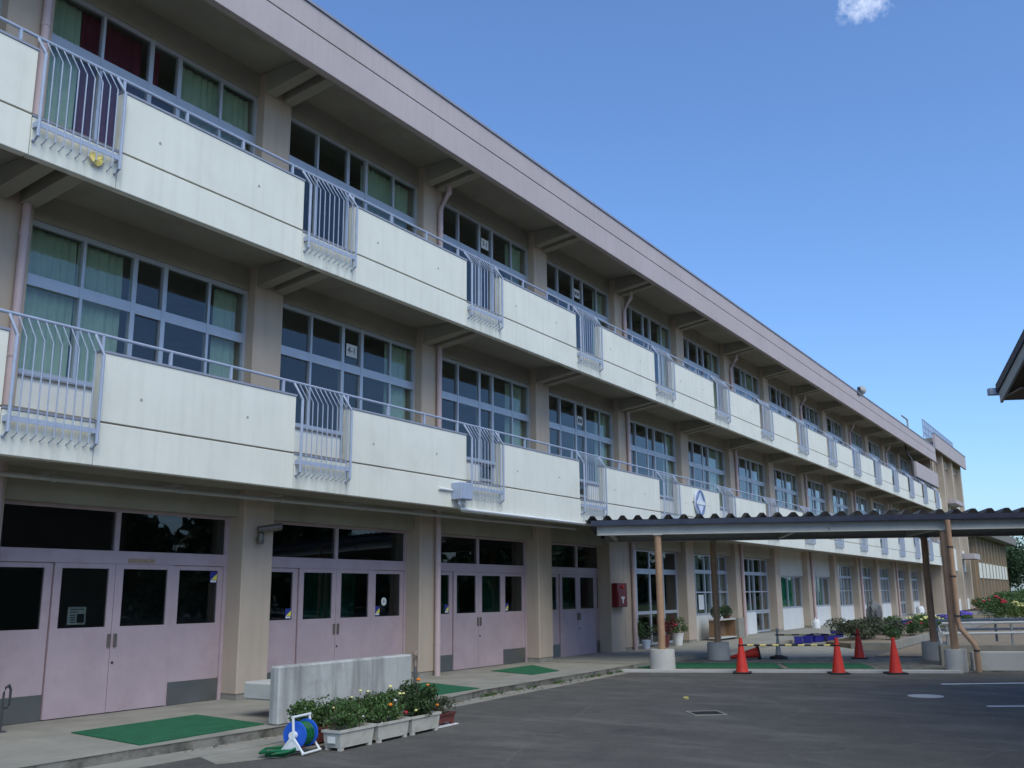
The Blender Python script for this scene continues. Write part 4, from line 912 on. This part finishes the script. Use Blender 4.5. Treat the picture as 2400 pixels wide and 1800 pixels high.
for h in (.55, 1.0, 1.5): obj('rail', TB([(0,0,h),(13.8,0,h)], .025, 6), 'rail_blue', fe)
bm = bmesh.new()
for i in range(92): tube(bm, [(i*.15,0,.3),(i*.15,0,1.5)], .008, 4, False)
obj('wire', bm, 'rail_blue', fe)['kind'] = 'stuff'
rl = thing('roof_ladder_rail', 'bent steel ladder rail standing on the school roof edge', 'ladder', (57.5,.3,10.95)); obj('rail', TB([(-1.8,0,1.05),(0,0,1.05),(0,0,0)], .05, 6), 'pipe_grey', rl); obj('rail', TB([(-1.8,.5,1.0),(0,.5,1.0),(0,.5,0)], .05, 6), 'pipe_grey', rl)

# ------------------------------------------------------------------ brown building with fins
B3 = thing('brown_building', 'low brown fin-fronted building with grey flat roof at far right', 'building', (82.2, 0, 0))
b3 = lambda n, bm, m, **k: obj(n, bm, m, B3, **k)
b3('wall', BX(0, 22.5, .35, 12, .05, 5.95), 'brown_wall'); b3('roof', BX(-1.0, 25.5, -.7, 13, 5.96, 6.75), 'grey_roof', bevel=.05)
for i in range(10):
    x = .3+i*2.42
    b3('fin', BX(x, x+.24, .12, .349, .05, 5.95), 'brown_wall')
    if i < 9:
        b3('band', BX(x+.245, x+2.415, .16, .348, 2.55, 3.8), 'panel_white'); b3('band', BX(x+.245, x+2.415, .16, .348, .05, .85), 'panel_white')
        for z0, z1 in ((.9, 2.5), (3.85, 5.9)): b3('shutter', BX(x+.5, x+2.25, .25, .347, z0, z1), 'brown_dark')
for i, (x, y, h) in enumerate(((83,-1.0,1.3),(88,-1.1,1.5),(93,-1.2,1.4),(98,-1.3,1.6),(103,-1.2,1.5))):
    bush((x, y, .05), (1.3,.8), h, 700, '%s green shrub along the foot of the brown building' % ORD[i], 'leaf_mid', .22)
for i, (x, y) in enumerate(((72,-5.5),(78,-5.0),(85,-5.6),(92,-4.5),(75,-7.5))):
    bush((x, y, .05), (3.0,1.1), .8, 1100, '%s low grassy clump of the bank right of the far wing' % ORD[i], 'grass', .22)

# ------------------------------------------------------------------ trees and houses beyond
def tree(loc, h, r, label, n=3200, m='leaf_dark'):
    t = thing('tree', label, 'tree', loc, 0, 'trees beyond the school'); tr = bmesh.new()
    tube(tr, [(0,0,0),(.1,0,h*.3),(0,.1,h*.75)], [.28,.2,.08], 8)
    for k in range(6):
        a = k*1.05; tube(tr, [(0,0,h*(.3+.06*k)), (r*.55*math.cos(a), r*.55*math.sin(a), h*(.5+.06*k))], [.1,.03], 6)
    obj('trunk', tr, 'bark', t); obj('crown', leaves(bmesh.new(), (0,0,h*.62), r, r, h*.4, n, .42, lump=14, hollow=.5), m, t)
tree((118,1.5,0), 6.5, 3.0, 'dark tree right behind the brown building'); tree((124,-2.5,0), 6.0, 3.2, 'dense dark tree at the right edge beyond the field', m='leaf_dark')
tree((112,-4.5,0), 3.6, 2.6, 'lower pale green tree at the right edge before the houses', m='leaf_mid'); tree((104,-6.5,0), 2.8, 2.4, 'small bushy tree at the end of the grass bank', m='leaf_mid'); tree((130,3,0), 8, 3.5, 'tall tree hidden mostly behind the brown building')
def house(loc, rz, label, w=9, d=7, h=3.2, rh=2.0):
    o = thing('house', label, 'house', loc, rz); obj('wall', BX(0,w,0,d,0,h), 'wall_cream', o)
    bm = bmesh.new(); pl = [(-.6,h-.1),(w/2,h+rh),(w+.6,h-.1)]; prism(bm, pl, -.6, d+.6); obj('roof', bm, 'tile_roof', o)
    for x in (1.2, 4.2, 6.6): wf = obj('window', BX(x,x+1.3,-.04,-.002,1.0,2.3), 'alu', o); obj('pane', BX(x+.06,x+1.24,-.05,-.041,1.06,2.24), 'glass_dark', wf)
house((138,-7,0), R(-75), 'dark tiled house with white gable beyond the trees at far right', 9, 7, 4.6, 2.4); house((118,-9,0), R(-75), 'low dark roofed house at the right edge behind the field', 8, 6, 1.9, 1.4)

# unseen belt of trees, added to darken the reflections in the ground-floor panes
bm = bmesh.new()
for i in range(46):
    x = -10+i*4.2+random.uniform(-1, 1); y = -46-random.uniform(0, 8); h = random.uniform(6.5, 10)
    leaves(bm, (x, y, h*.5), 3.2, 3.0, h*.5, 650, 1.5, lump=5)
for i in range(60): leaves(bm, (-12+i*3.3, -41, 1.8), 2.2, 1.4, 1.9, 300, 1.1, lump=4)
tb = obj('unseen_tree_belt', bm, 'leaf_dark'); tag(tb, 'unseen dark belt of trees added behind the camera for pane reflections', 'trees'); tb['kind'] = 'stuff'

# leaf litter and weeds along the foot of the kerb
bm = bmesh.new()
for _ in range(260):
    x = random.uniform(1.5, 13.5); y = -1.5+.035*x-abs(random.gauss(0, .12))
    leaves(bm, (x, y, .012), .02, .02, .006, 1, random.choice((.03, .045, .06)), up_=3)
lt_ = obj('leaf_litter', bm, 'wood'); tag(lt_, 'dry leaf litter scattered along the kerb foot', 'leaf litter'); lt_['kind'] = 'stuff'
bm = bmesh.new()
for _ in range(34):
    x = random.uniform(6.3, 13.4); leaves(bm, (x, -1.40+.035*x-.06, .025), .05, .03, .025, 14, .05, up_=.6)
wd_ = obj('kerb_weeds', bm, 'leaf_mid'); tag(wd_, 'small green weeds growing along the kerb crack', 'weeds'); wd_['kind'] = 'stuff'
